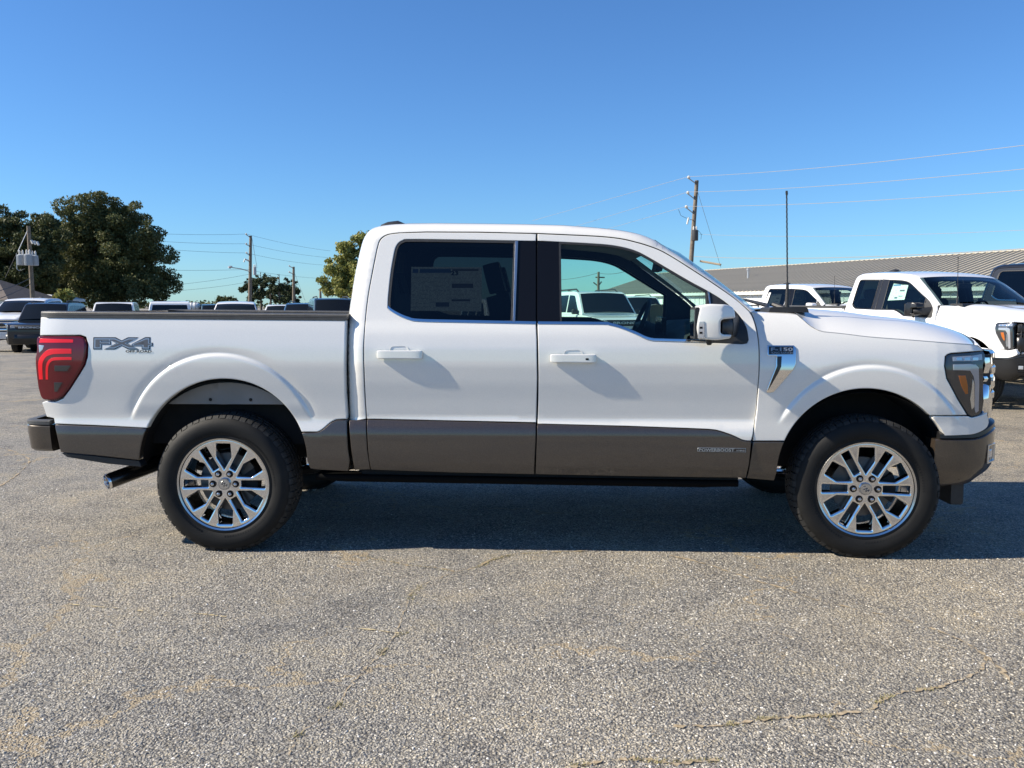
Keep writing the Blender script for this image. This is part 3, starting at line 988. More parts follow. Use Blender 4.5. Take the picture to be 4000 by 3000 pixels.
    d = Vector((.66, .72, .235)).normalized()
    e1 = c + d * .42
    ex = MB().tube([c + d * .02, c + d * .2, e1, (.05, -.46, .56), (.6, -.45, .56)], [.041, .041, .041, .04, .04], 16, caps=False).build('exhaust_pipe', EXH, root, True)
    M = d.to_track_quat('Z', 'Y').to_matrix().to_4x4(); M.translation = c
    for nm, prof, mt in (('exhaust_tip', [(.0405, .10), (.0405, .004), (.042, -.002), (.0455, -.002), (.047, .003), (.047, .012)], CHROME), ('exhaust_sleeve', [(.0465, .011), (.0465, .36), (.040, .37)], EXH), ('exhaust_core', [(.0, .09), (.041, .09)], DARK)):
        t = MB().lathe(prof, axis='z', n=28)
        t.v = [tuple(M @ Vector(p)) for p in t.v]
        t.build(nm, mt, ex, True)

    # ---- cab: doors
    o = GAP_REAR + GAP_TOP[:2] + [(2094, 914)] + WIN_R_TOP[::-1] + WIN_R_BOT[1:] + [(2096, 1329), (2098, 1475), (2096, 1560), (2094, 1650)] + [(1760, 1643)]
    rd = panel('rear_door', PX(o, Wd), Wd, WHITE, root, 0, bev=.005, depth=.035, sp=.03)
    o = [(2100, 914)] + GAP_TOP2[1:] + GAP_FRONT[1:-1] + SILL2[::-1] + [(2103, 1560), (2104, 1475), (2102, 1329)] + WIN_F_BOT + [(2918, 1342)] + WIN_F_TOP[::-1]
    fd = panel('front_door', PX(o, Wd), Wd, WHITE, root, 0, bev=.005, depth=.035, sp=.03)
    lo = [(1435, 1639), (1760, 1646), (2093, 1654), (2092, 1726), (2088, 1800), (2086, 1852), (1760, 1845), (1450, 1834), (1443, 1798), (1438, 1753)]
    lo2 = [(2099, 1657), (2452, 1667), (2700, 1676)] + shift(SILL2[3:-1], 0, 3) + [(2934, 1725), (2926, 1807), (2913, 1866), (2500, 1860), (2092, 1852), (2094, 1800), (2097, 1726)]
    rl = panel('door_lower_panel', PX(lo, Wd), Wd, BROWN, root, 0, bev=.004, depth=.035, sp=.03, lift=.004)
    fl = panel('door_lower_panel', PX(lo2, Wd), Wd, BROWN, root, 0, bev=.004, depth=.035, sp=.03, lift=.004)
    # ---- cab frame: rear corner, roof rail, windscreen pillar
    outer = [(1363, 1640), (1360, 1500), (1359, 1350), (1361, 1250)] + spline([(1367, 1211), (1375, 1158), (1385, 1093), (1398, 1028), (1410, 975), (1421, 938), (1434, 914), (1452, 896), (1479, 885), (1530, 877), (1600, 873)], 4) + \
        [(1707, 872), (1910, 874), (2050, 876), (2200, 880)] + spline([(2335, 890), (2416, 899), (2481, 911), (2520, 923), (2558, 939)], 4)
    pillar = [(2610, 972), (2660, 1005), (2782, 1090), (2864, 1151), (2950, 1216)]
    R0 = .075
    Wg0 = Wd
    def RX(px): return R0 + .035 * min(1, max(0, (1560 - px) / 120))
    oloc = [on(p[0], p[1], Wg0, RX(p[0])) for p in outer]
    orad = [RX(p[0]) for p in outer] + [R0] * len(pillar)
    ploc = [on(p[0], p[1], Wg0, R0 * .6) for p in pillar]
    edge = oloc + ploc
    edge_np = np.array(edge)
    _o = sorted((p[0], r_) for p, r_ in zip(oloc, orad))
    RXX = [p[0] for p in _o]; RXR = [p[1] for p in _o]
    def Wg(x, z):
        d = float(seg_dist([(x, z)], edge_np)[0])
        R = float(np.interp(x, RXX, RXR)) if x < 2.5 else R0 + (R0 * .6 - R0) * min(1, (x - 2.5) / .15)
        if d >= R: return Wd(x, z)
        return Wd(x, z) - (R - math.sqrt(max(0, R * R - (R - d) ** 2)))
    inner = shift(GAP_REAR, -4, 0)[:12] + [(p[0] - 3, p[1] - 3) for p in GAP_REAR[12:]] + shift(GAP_TOP, 0, -4) + [(p[0] + 2, p[1] - 4) for p in GAP_TOP2]
    fr = edge + [on(p[0], p[1], Wd) for p in [(2932, 1217)] + inner[::-1]]
    panel('cab_frame', fr, Wg, WHITE, root, 0, bev=.003, depth=.05, sp=.022)
    o = [(1364, 1643), (1431, 1640), (1434, 1753), (1446, 1834), (1385, 1836), (1372, 1760)]
    panel('cab_lower_corner', PX(o, Wd), Wd, BROWN, root, 0, bev=.006, depth=.06, lift=.0)
    # roof skin and back of the cab, bridged from side to side
    def bridge(name, line, mat, crown, roll, n=24, power=2.0):
        L = np.array(line); rows = []
        for i, (x, z) in enumerate(line):
            t = L[min(i + 1, len(L) - 1)] - L[max(i - 1, 0)]
            t /= np.linalg.norm(t)
            nn = np.array([-t[1], t[0]])
            cr = crown(i / (len(line) - 1)) if callable(crown) else crown
            y0 = Wd(x, z) - (roll if x > 2.5 and name == 'windshield' else float(np.interp(x, RXX, RXR)) - .003)
            rows.append([(x + nn[0] * cr * (1 - abs(u) ** power), y0 * u, z + nn[1] * cr * (1 - abs(u) ** power)) for u in np.linspace(-1, 1, n + 1)])
        return grid(name, rows, mat, root)
    k = next(i for i, p in enumerate(outer) if p[0] > 1430)
    bridge('cab_back', oloc[:k + 1], WHITE, .035, R0 - .002)
    roof = bridge('roof', dense(oloc[k:], .06, False), WHITE, lambda t: .03 * min(1, 6 * t + .9), R0 - .003, power=2.4)
    roof.data.flip_normals()
    for q in (0,):
        pass
    ws = bridge('windshield', dense([oloc[-1]] + ploc, .05, False), GLASS_SHIELD, lambda t: .03 + .045 * min(1, t * 4), R0 * .6 + .004, n=30, power=3.0)
    # rear cab window
    rows = []
    bk = sorted((p[1], p[0]) for p in oloc[:k + 1])
    for z in np.linspace(1.44, 1.78, 9):
        xx = float(np.interp(z, [q[0] for q in bk], [q[1] for q in bk]))
        w_ = Wd(xx, z) - .10
        rows.append([(xx - .036 * (1 - (.80 * u) ** 2) - .010, .80 * w_ * u, z + .012) for u in np.linspace(-1, 1, 13)])
    grid('rear_cab_window', rows, DARKPANE, root)
    # headliner and pillars inside
    hl = dense(oloc[k + 3:], .1, False)
    rows = [[(x, (Wd(x, z) - .10) * u, z - .05) for u in np.linspace(-1, 1, 9)] for x, z in hl]
    grid('headliner', rows, INTER, root)
    # ---- glass, seals, trims
    Wq = lambda x, z: Wd(x, z) - .010
    Ws = lambda x, z: Wd(x, z) - .003
    wr = WIN_R_TOP + [(2093, 1266)] + WIN_R_BOT[::-1]
    loc = PX(rounded(wr), Ws)
    def inset_poly(loc, d):
        q = dense(loc, .02)
        if area2(q) < 0: q = q[::-1]
        return [tuple(p) for p in offset(q, d)[0]]
    o = [(2012, 938)] + [(2093, 941), (2093, 1264), (2005, 1262)]
    panel('pillar_trim', PX(o, Ws), Ws, BLACK_GL, root, 0, bev=.002, depth=.02)
    gl = [p for p in WIN_R_TOP if p[0] < 2016] + [(2018, 940), (2006, 1262)] + [p for p in WIN_R_BOT[::-1] if p[0] < 2000]
    g = PX(gl, Ws)
    panel('window_seal', g, Ws, BLACK_PL, root, 0, holes=[inset_poly(g, .016)], bev=.002, depth=.03, sp=.03)
    panel('rear_side_window', inset_poly(g, .010), Wq, GLASS_TINT, root, 0, bev=0, depth=0)
    Wt = lambda x, z: Wd(x, z) + .003
    panel('division_bar', PX([(2012, 941), (2024, 940), (2012, 1260), (2003, 1260)], Wt), Wt, ALU, root, 0, bev=.002, depth=.01)
    tr = WIN_R_BOT + [(p[0] + 2, p[1] - 11) for p in WIN_R_BOT[::-1]]
    panel('window_trim', PX(tr, Wt), Wt, CHROME, root, 0, bev=.003, depth=.012)
    tr = WIN_F_BOT[:-4] + [(p[0] + 2, p[1] - 11) for p in WIN_F_BOT[:-4][::-1]]
    panel('window_trim', PX(tr, Wt), Wt, CHROME, root, 0, bev=.003, depth=.012)
    panel('pillar_trim', PX([(2099, 941), (2184, 945), (2188, 1264), (2099, 1264)], Ws), Ws, BLACK_GL, root, 0, bev=.002, depth=.02)
    gl = [(2182, 946)] + [p for p in WIN_F_TOP if 2190 < p[0] < 2762] + [(2766, 1138), (2776, 1339)] + [p for p in WIN_F_BOT[::-1] if 2190 < p[0] < 2765] + [(2186, 1266)]
    g = PX(gl, Ws)
    panel('window_seal', g, Ws, BLACK_PL, root, 0, holes=[inset_poly(g, .013)], bev=.002, depth=.03, sp=.03)
    panel('front_side_window', inset_poly(g, .008), Wq, GLASS, root, 0, bev=0, depth=0)
    sail = [(2768, 1139)] + [p for p in WIN_F_TOP if p[0] > 2775] + [(2919, 1341), (2896, 1345), (2776, 1340)]
    panel('mirror_sail', PX(sail, Ws), Ws, BLACK_PL, root, 0, bev=.003, depth=.02)
    panel('quarter_bar', PX([(2764, 1136), (2771, 1140), (2777, 1190), (2771, 1190)], Wt), Wt, ALU, root, 0, bev=.001, depth=.01)
    # ---- door handles
    for (x0, x1, y0, y1, key) in ((1469, 1648, 1370, 1402, 0), (2149, 2331, 1385, 1417, 1)):
        cup = rounded([(x0 + 55, y0 - 18, 12), (x0 + 122, y0 - 20, 14), (x0 + 136, y0 + 10, 10), (x0 + 50, y0 + 12, 8)])
        cl = PX(cup, Wd)
        cx = sum(p[0] for p in cl) / len(cl); cz = sum(p[1] for p in cl) / len(cl)
        for s in (-1, 1):
            # dished recess behind the grip
            rows = []
            for f_, d_ in ((1.0, .0015), (.9, .003), (.8, -.002), (0.0, -.004)):
                rows.append([(cx + (p[0] - cx) * f_, s * (Wd(*p) + d_), cz + (p[1] - cz) * f_) for p in cl])
            grid('handle_recess', rows, PRIMER if False else WHITE, root, closed_u=True)
            a = un(x0, y1, -1.04); b = un(x1, y0, -1.04)
            h = rounded([(a[0], a[1], .012), (b[0], a[1] - .002, .012), (b[0], b[1], .012), (a[0], b[1], .012)])
            Wh = lambda x, z: Wd(x, z) + .030 - .006 * max(0, abs((x - .5 * (a[0] + b[0])) / (b[0] - a[0]) * 2)) ** 6
            ho = panel('door_handle', h, Wh, WHITE, root, s, bev=.007, depth=.017, sp=.02)
            for e in (a[0] + .03, b[0] - .05):
                MB().box(e, e + (.02 if e < b[0] - .1 else .045), s * 1.016 if s < 0 else .985, s * .985 if s < 0 else 1.016, a[1] + .006, b[1] - .006).build('handle_foot', WHITE, ho)
            if key:
                kx, kz = un(2294, 1404, -1.045)
                Wk = lambda x, z: Wh(x, z) + .001
                panel('lock_button', rounded([(kx - .009, kz - .005, .004), (kx + .009, kz - .005, .004), (kx + .009, kz + .006, .004), (kx - .009, kz + .006, .004)]), Wk, BLACK_GL, ho, s, bev=.001, depth=.003)
    # ---- front fender
    HL = [(3697, 1392), (3704, 1386), (3716, 1383), (3842, 1372), (3849, 1385), (3850, 1402), (3842, 1425), (3843, 1500), (3841, 1600), (3826, 1621), (3797, 1628), (3784, 1619), (3745, 1557), (3702, 1477), (3694, 1430)]
    SEAM = [(3113, 1229)] + spline([(3137, 1249), (3171, 1277), (3206, 1293), (3250, 1298), (3298, 1303), (3397, 1315), (3546, 1326), (3696, 1338), (3785, 1344), (3815, 1349), (3842, 1366)], 4)
    fen = [(2932, 1220), (3020, 1224)] + SEAM + [(3843, 1369), (3716, 1379), (3701, 1384), (3692, 1392), (3689, 1430), (3697, 1478), (3740, 1559), (3778, 1621)] + \
        arc(3383, 1867, 350, 1622, y_to=1722) + [(2942, 1722), (2953, 1640), (2958, 1600), (2964, 1507), (2968, 1447), (2968, 1371), (2964, 1323), (2955, 1275), (2943, 1239)]
    panel('front_fender', PX(fen, Wf), Wf, WHITE, root, 0, bev=.005, depth=.05, sp=.02, extra=crease_pts(FLF))
    lo = [(2942, 1726)] + [(3383 - 350 * math.cos(q), 1867 - 350 * math.sin(q)) for q in np.linspace(math.asin(141 / 350), math.asin(24 / 350), 8)] + [(3023, 1877), (2918, 1868), (2930, 1807)]
    panel('fender_lower_panel', PX(lo, Wf), Wf, BROWN, root, 0, bev=.005, depth=.05, lift=.003)
    fas = [p for p in arc(3383, 1867, 350, 1702, y_to=1626)[:40] if p[0] > 3640] + [(3646, 1626), (3782, 1626), (3797, 1632), (3826, 1625), (3856, 1612)] + spline([(3864, 1650), (3858, 1666), (3846, 1678), (3825, 1689), (3796, 1697), (3740, 1701)], 4)
    panel('front_valance', PX(fas, Wf), Wf, WHITE, root, 0, bev=.005, depth=.05, sp=.025)
    # ---- headlights
    for s in (-1, 1):
        hlp = panel('headlight', PX(HL, Wf), Wf, LAMPK, root, s, bev=.004, depth=.05, sp=.025, lift=-.004)
        Wh = lambda x, z: Wf(x, z) - .0025
        Wh2 = lambda x, z: Wf(x, z) - .001
        panel('projector_lens', PX([(3722, 1394), (3800, 1389), (3836, 1382), (3838, 1406), (3800, 1411), (3722, 1411)], Wh), Wh, LAMPD, hlp, s, bev=.002, depth=.01, sp=.02)
        drl = [(3724, 1424), (3790, 1422), (3812, 1424), (3824, 1436), (3826, 1500), (3824, 1605), (3812, 1614), (3808, 1600), (3809, 1500), (3803, 1470), (3790, 1448), (3724, 1446)]
        panel('daytime_light', PX(drl, Wh2), Wh2, LAMPD, hlp, s, bev=.002, depth=.01, sp=.02)
        for x0 in (3736, 3768, 3800):
            panel('led_lens', PX(rounded([(x0, 1396, 3), (x0 + 22, 1395, 3), (x0 + 22, 1408, 3), (x0, 1408, 3)], 2), Wh2), Wh2, CHROME_SATIN, hlp, s, bev=.001, depth=.006, sp=.02)
        panel('reflector', PX([(3800, 1480), (3807, 1500), (3807, 1590), (3796, 1600), (3790, 1560), (3796, 1520)], Wh), Wh, CHROME_SATIN, hlp, s, bev=.001, depth=.006, sp=.02)
        amb = [(3745, 1468), (3772, 1466), (3780, 1500), (3782, 1538), (3772, 1540), (3755, 1506)]
        panel('indicator', PX(amb, Wh), Wh, AMBER, hlp, s, bev=.002, depth=.01, sp=.02)
    # ---- nose: grille with chrome surround, valance, bumper
    nose = [(4.40, -.845), (4.455, -.78), (4.505, -.66), (4.56, -.42), (4.585, -.2), (4.59, 0)]
    nose = spline(nose, 4); nose = nose + [(p[0], -p[1]) for p in nose[-2::-1]]
    sweep('grille_backing', nose, [(-.10, 1.17), (-.03, 1.17), (-.03, .80), (-.10, .80)], BLACK_PL)
    gs = sweep('grille_top_bar', nose, [(-.06, 1.185), (.0, 1.18), (.012, 1.165), (.012, 1.14), (-.03, 1.13)], CHROME)
    for zc, h in ((1.07, .03), (1.0, .05), (.925, .03)):
        sweep('grille_bar', nose, [(-.03, zc + h), (.010, zc + h * .9), (.02, zc + h * .5), (.02, zc - h * .5), (.010, zc - h * .9), (-.03, zc - h)], CHROME)
    sweep('grille_lower_bar', nose, [(-.04, .86), (.004, .855), (.014, .83), (.006, .79), (-.05, .775)], CHROME)
    for s in (-1, 1):
        for z0, z1, e in ((1.05, 1.15, .012), (1.005, 1.04, .004), (.80, .995, .016)):
            rows = []
            for f_, b_ in ((0., -.02), (.06, .0), (.5, .008), (.94, .0), (1., -.02)):
                z = z0 + (z1 - z0) * f_
                rows.append([(4.352 + a_ + b_ * .8, s * (.900 - c_ + b_ * .4), z) for a_, c_ in ((-.01, .03), (.0, .004), (.015 + e, .010), (.045 + e, .045), (.075 + e, .085), (.105 + e, .14), (.09, .16))])
            grid('grille_surround', rows, CHROME, root).data.set_sharp_from_angle(angle=math.radians(45))
        MB().box(4.34, 4.40, min(s * .79, s * .875), max(s * .79, s * .875), .80, 1.16).build('grille_end_panel', BLACK_PL, root)
    # oval badge on the grille
    MB().lathe([(.0, .03), (.085, .03), (.09, .02), (.09, 0)], axis='x', n=28).build('nose_badge', BADGE_K, root).matrix_basis = Matrix.Translation((4.595, 0, .985)) @ Matrix.Diagonal((1, 1.5, .62, 1))
    sweep('valance_centre', [(p[0] - .01, p[1]) for p in nose], [(-.06, .80), (.0, .797), (.012, .785), (.0, .765), (-.06, .75)], WHITE)
    bpl = [(4.06, -.985), (4.15, -.983), (4.25, -.968), (4.36, -.925), (4.44, -.855), (4.49, -.775), (4.535, -.66), (4.58, -.42), (4.605, -.2), (4.61, 0)]
    bpl = spline(bpl, 3); bpl = bpl + [(p[0], -p[1]) for p in bpl[-2::-1]]
    def lift_(x): 
        t = min(1, max(0, (x - 4.28) / .22)); return t * t * (3 - 2 * t)
    def vb(x, z):
        # the upper edge climbs and the chin rises towards the nose
        return z + .050 * lift_(x) * min(1, max(0, (z - .5) / .18)) + .10 * lift_(x) * min(1, max(0, (.5 - z) / .1))
    fb = sweep('front_bumper', bpl, [(-.12, .690), (-.004, .690), (.004, .682), (.002, .60), (-.004, .52), (-.02, .46), (-.05, .42), (-.12, .41)], BROWN, vary=vb)
    bp2 = [p for p in bpl if p[0] > 4.07]
    sweep('bumper_top_pad', [(p[0] - .004, p[1]) for p in bp2], [(-.10, .735), (-.02, .730), (.002, .718), (.004, .696), (-.006, .690), (-.10, .690)], BLACK_SG, fb, vary=vb)
    sweep('air_dam', [(p[0] - .05, p[1] * .95) for p in bp2], [(-.08, .44), (-.03, .44), (-.05, .40), (-.08, .40)], BLACK_PL, fb, vary=vb)
    for s in (-1, 1):
        p = [(4.392, .902, .64), (4.468, .815, .64), (4.468, .815, .545), (4.392, .902, .545)]
        fl_ = MB()
        rows = []
        cs = [Vector((a_, s * b_, c_)) for a_, b_, c_ in p]
        nrm_ = Vector((.753, s * .658, 0))
        cc = sum(cs, Vector()) / 4
        for f_, d_ in ((1.12, .004), (1.10, .010), (.98, .010), (.90, -.012), (0, -.014)):
            rows.append([tuple(cc + (q - cc) * f_ + nrm_ * d_) for q in cs])
        grid('fog_lamp_bezel', rows, CHROME_SATIN, fb, smooth=False, closed_u=True)
        rows = [[tuple(cc + Vector((0, 0, 0)) + (q - cc) * f_ + nrm_ * d_ + Vector((-.012, s * .02, 0))) for q in cs] for f_, d_ in ((.5, -.010), (.5, .002), (.42, .005), (0, .006))]
        grid('fog_lamp', rows, LAMPG, fb, smooth=False, closed_u=True)
        # deflector flap ahead of the wheel
        MB().box(4.205, 4.275, s * .80 - .09, s * .80 + .09, .295, .43, ch=.012).build('wheel_deflector', BLACK_PL, root)
    # ---- hood
    seam = [on(p[0], p[1], Wf) for p in SEAM]
    top = spline([un(p[0], p[1], -.5) for p in [(3060, 1203), (3154, 1205), (3288, 1216), (3397, 1231), (3546, 1247), (3646, 1266), (3720, 1287), (3770, 1307), (3810, 1333), (3838, 1364)]], 4)
    tx = np.array([p[0] for p in top]); tz = np.array([p[1] for p in top])
    sx = np.array([p[0] for p in seam]); sz = np.array([p[1] for p in seam])
    rows = []
    n = 46
    for i in range(n + 1):
        f_ = i / n
        xs = seam[0][0] + (seam[-1][0] - seam[0][0]) * (1 - (1 - f_) ** 1.5)
        zs = float(np.interp(xs, sx, sz)); ys = Wf(xs, zs) + .002
        xt = tx[0] + (tx[-1] + .03 - tx[0]) * (1 - (1 - f_) ** 1.5)
        zt = float(np.interp(xt, tx, tz))
        row = []
        for v in np.linspace(0, 1, 12):
            yy = ys + (.5 - ys) * v
            w_ = 1 - (1 - v) ** 2.2
            row.append((xs + (xt - xs) * v, -yy, zs + (zt - zs) * w_))
        for y in (.42, .36, .30, .2, .1, 0):
            b_ = (.5 - y) / .5
            row.append((xt + .035 * b_, -y, zt - .010 * math.sin(min(1, (0.5 - y) / .2) * math.pi / 2) * 1.6 + (.012 * b_)))
        row = row + [(p[0], -p[1], p[2]) for p in row[-2::-1]]
        rows.append(row)
    hd = grid('hood', rows, WHITE, root)
    for s in (-1, 1):
        a = un(3232, 1232, -.42); b = un(3396, 1240, -.42)
        MB().prism([(a[0], a[1] - .006), (a[0] + .05, a[1] + .016), (b[0] - .12, b[1] + .016), (b[0], b[1] - .008), (b[0], b[1] - .04), (a[0], a[1] - .03)], s * .36, s * .42).build('hood_vent', BLACK_GL, hd)  # plain gloss black wedge set into the hood
    # shelf closing the fender top to the hood and cowl
    for s in (-1, 1):
        e0, e1 = on(2932, 1222, Wf), seam[6]
        rows = []
        for x in np.linspace(e0[0] - .02, e1[0] + .04, 14):
            z = float(np.interp(x, [e0[0], seam[0][0]] + [q[0] for q in seam[1:9]], [e0[1], seam[0][1]] + [q[1] for q in seam[1:9]])) - .004
            w_ = Wf(x, z) - .004
            rows.append([(x, s * w_, z - .002), (x, s * (w_ - .02), z + .006), (x, s * (w_ - .06), z + .012), (x, s * (w_ - .16), z + .012)])
        grid('fender_shelf', rows, WHITE, root)
    # cowl, wipers, antenna
    cz = un(3080, 1216, -.85)
    rows = [[(3.10 + dx + .10 * (1 - (y / .9) ** 2), y, z) for y in np.linspace(-.86, .86, 13)] for dx, z in ((-.06, 1.37), (0, 1.383), (.08, 1.388), (.13, 1.384), (.16, 1.36), (.17, 1.29))]
    grid('cowl', rows, BLACK_PL, root)
    o = rounded([(3000, 1218), (3006, 1200, 8), (3150, 1198, 14), (3156, 1221)])
    pp = [un(p[0], p[1], -.80) for p in o]
    MB().prism(pp, -.82, -.60).build('cowl_grille', BLACK_PL, root)
    w = [un(2985, 1214, -.62), un(3010, 1197, -.62), un(3045, 1206, -.62)]
    wip = MB().tube([(w[0][0], -.66, w[0][1] + .0), (w[1][0], -.55, w[1][1] + .005), (w[1][0] - .05, -.2, w[1][1] + .04), (w[1][0] - .06, .1, w[1][1] + .05)], [.016, .014, .009, .007], 8)
    wip.tube([(w[2][0] + .03, -.70, w[2][1] - .01), (w[1][0] + .02, -.60, w[1][1] + .012)], [.02, .014], 8)
    wip.build('wiper', BLACK_PL, root, True)
    at, ab = un(3073, 745, -.80), un(3073, 1218, -.80)
    an = MB().tube([(ab[0], -.80, ab[1]), (ab[0], -.80, ab[1] + .10), (ab[0], -.80, ab[1] + .16)], [.016, .011, .008], 10).build('antenna_base', BLACK_PL, root, True)
    pts = []
    for i in range(60):
        t = i / 59
        pts.append((ab[0] + (at[0] - ab[0]) * t + .0007 * math.cos(i * 2.1), -.80 + .0007 * math.sin(i * 2.1), ab[1] + .14 + (at[1] - ab[1] - .14) * t))
    MB().tube(pts, [.0042] * 57 + [.007, .007, .006], 6).build('antenna_mast', BLACK_PL, an, True)
    # roof fin
    a, b = un(1479, 888, -.1), un(1590, 876, -.1)
    zr_ = 1.955
    rows = []
    for t_, hh in ((0, .0), (.04, .035), (.25, .052), (.6, .060), (.85, .040), (1., .0)):
        x = a[0] + (b[0] - a[0]) * t_
        rows.append([(x, y, zr_ - .02 + (hh + .0) * math.sqrt(max(0, 1 - (y / .085) ** 2)) + .012) for y in np.linspace(-.085, .085, 9)])
    grid('roof_fin', rows, BLACK_PL, root)
    # ---- side vent with badge
    Wv = lambda x, z: Wf(x, z) + .006
    v = [(2998, 1349), (3101, 1349), (3110, 1357), (3109, 1425), (3099, 1445), (3022, 1532), (2997, 1535), (2994, 1528), (3009, 1489), (3032, 1430), (3033, 1391), (2998, 1390)]
    vent = panel('fender_vent', PX(v, Wv), Wv, CHROME, root, -1, bev=.004, depth=.02, sp=.02)
    v2 = [(3003, 1353), (3099, 1353), (3099, 1384), (3003, 1385)]
    Wv2 = lambda x, z: Wf(x, z) + .0075
    panel('vent_plate', PX(v2, Wv2), Wv2, BADGE_K, vent, -1, bev=.001, depth=.004, sp=.03)
    v3 = [(3036, 1392), (3054, 1392), (3052, 1432), (3040, 1458), (3004, 1520), (3000, 1526), (3013, 1488), (3036, 1430)]
    panel('vent_slot', PX(v3, Wv2), Wv2, BADGE_K, vent, -1, bev=.001, depth=.004, sp=.02)
    def tbox(x0, x1, y0, y1, W):
        a = on(x0, y1, W); b = on(x1, y0, W)
        return a[0], b[0], a[1], b[1]
    Wv3 = lambda x, z: Wf(x, z) + .0085
    lettering('badge_lettering', 'F-150', tbox(3010, 3095, 1357, 1371, Wf), Wv3, BADGE_S, vent, bold=.03, lift=.001)
    lettering('badge_lettering', 'KING RANCH', tbox(3013, 3093, 1374, 1382, Wf), Wv3, BADGE_S, vent, bold=.0, lift=.001)
    # ---- off-road decal
    bx = tbox(368, 594, 1321, 1361, Wb)
    dc = lettering('side_decal', 'FX4', bx, Wb, BADGE_K, root, lift=.0012, bold=.075, grow=.006)
    lettering('decal_lettering', 'FX4', bx, Wb, BADGE_S, dc, lift=.0020, bold=.05)
    lettering('decal_lettering', 'FX4', (bx[0] + .008, bx[1] - .008, bx[2] + .007, bx[3] - .007), Wb, BADGE_G, dc, lift=.0027, bold=.012)
    lettering('decal_lettering', 'OFF ROAD', tbox(491, 593, 1367.5, 1377, Wb), Wb, BADGE_K, dc, lift=.0027, bold=.03)
    # ---- hybrid badge on the front door
    Wp = lambda x, z: Wd(x, z) + .005
    q = panel('door_badge', PX([(2725, 1748), (2914, 1751), (2914, 1767), (2725, 1764)], Wp), Wp, BADGE_S, root, -1, bev=.001, depth=.004, sp=.04)
    Wp2 = lambda x, z: Wd(x, z) + .0058
    panel('badge_plate', PX([(2727, 1749.5), (2912, 1752.5), (2912, 1765.5), (2727, 1762.5)], Wp2), Wp2, BADGE_K, q, -1, bev=.0005, depth=.002, sp=.04)
    lettering('badge_lettering', 'POWERBOOST', tbox(2730, 2869, 1752, 1763, Wp2), Wp2, BADGE_S, q, bold=.03, lift=.001)
    lettering('badge_lettering', 'HYBRID', tbox(2877, 2911, 1757, 1763, Wp2), Wp2, BADGE_S, q, bold=.02, lift=.001)
    # ---- running boards, sills, underbody
    for s in (-1, 1):
        rows = []
        for x in np.linspace(.53, 2.98, 14):
            e = .0 if .56 < x < 2.95 else .02
            z0 = .463 - (x - .53) * .009
            rows.append([(x, s * a_, z0 + b_) for a_, b_ in ((.80, -.01), (.935, -.004), (.962 - e, -.006), (.968 - e, -.016), (.962 - e, -.040), (.93, -.050 + e), (.80, -.045))])
        g_ = grid('running_board', rows, STEP, root)
        for x in (.75, 1.5, 2.2, 2.8): MB().box(x, x + .06, min(s * .6, s * .9), max(s * .6, s * .9), .425, .45).build('board_bracket', DARK, g_)
        MB().box(.80, 2.98, min(s * .86, s * .93), max(s * .86, s * .93), .43, .52).build('rocker_sill', DARK, root)
        MB().box(-1.05, 4.30, min(s * .36, s * .50), max(s * .36, s * .50), .48, .62).build('frame_rail', DARK, root)
    m = MB().box(.78, 3.15, -.90, .90, .46, .60).box(-1.02, .74, -.52, .52, .62, .87).box(3.1, 4.35, -.5, .5, .45, 1.0).box(.9, 2.6, .1, .5, .40, .5)
    m.build('underbody', DARK, root)
    MB().tube([(0, -.80, .40), (0, .80, .40)], .055, 12).tube([(0, -.12, .40), (0, .12, .40)], .16, 14).build('rear_axle', DARK, root, True)
    MB().tube([(3.69, -.78, .40), (3.69, .78, .40)], .045, 10).build('front_axle', DARK, root, True)
    for s in (-1, 1):
        MB().tube([(-.70, s * .50, .48), (0, s * .52, .36), (.75, s * .50, .44)], .03, 6).build('leaf_spring', DARK, root)
    # wheel wells
    for cx, R in ((-.002, .56), (3.688, .53)):
        for s in (-1, 1):
            a0, a1 = .06, math.pi - .06
            n = 22
            rr = []
            zc = .44 if cx < 1 else .42
            for yy in ((.905 if cx < 1 else .955), .60, .50):
                rr.append([(cx + R * math.cos(a0 + (a1 - a0) * i / n), s * yy, zc + R * math.sin(a0 + (a1 - a0) * i / n)) for i in range(n + 1)])
            g_ = grid('wheel_well_liner', rr, LINER, root)
            if cx < 1:
                # white body sheet behind the rear tyre, greyed to carry the arch's shade
                z0 = .858
                o = [(cx - .42, z0)] + [(cx + (R - .012) * math.cos(t), zc + (R - .012) * math.sin(t)) for t in np.linspace(math.pi - math.asin((z0 - zc) / (R - .012)), math.asin((z0 - zc) / (R - .012)), 20)] + [(cx + .42, z0)]
                panel('inner_bed_sheet', o[1:-1], lambda x, z: .885 + .012 * math.exp(-((x + .04) / .025) ** 4), PRIMER, root, s, bev=.004, depth=.01, sp=.05)
                for bx_ in (-.10, .14, -.33, .33):
                    MB().lathe([(.0, -.006), (.008, -.004), (.010, .0)], (cx + bx_, s * .888, z0 + .028), n=10).build('sheet_bolt', DARK, root)
                MB().box(cx - .52, cx + .52, min(s * .52, s * .74), max(s * .52, s * .74), .60, .862).build('wheel_well_shadow_panel', LINER, root)
            else:
                MB().box(cx - .52, cx + .52, min(s * .48, s * .55), max(s * .48, s * .55), .45, .95).build('inner_wing', LINER, root)
    # fuel tank, spare wheel
    MB().lathe([(.10, -.11), (.36, -.11), (.385, -.06), (.385, .06), (.36, .11), (.10, .11)], axis='z', n=24, closed=True).build('spare_tyre', RUBBER, root, True).location = (-.72, 0, .62)
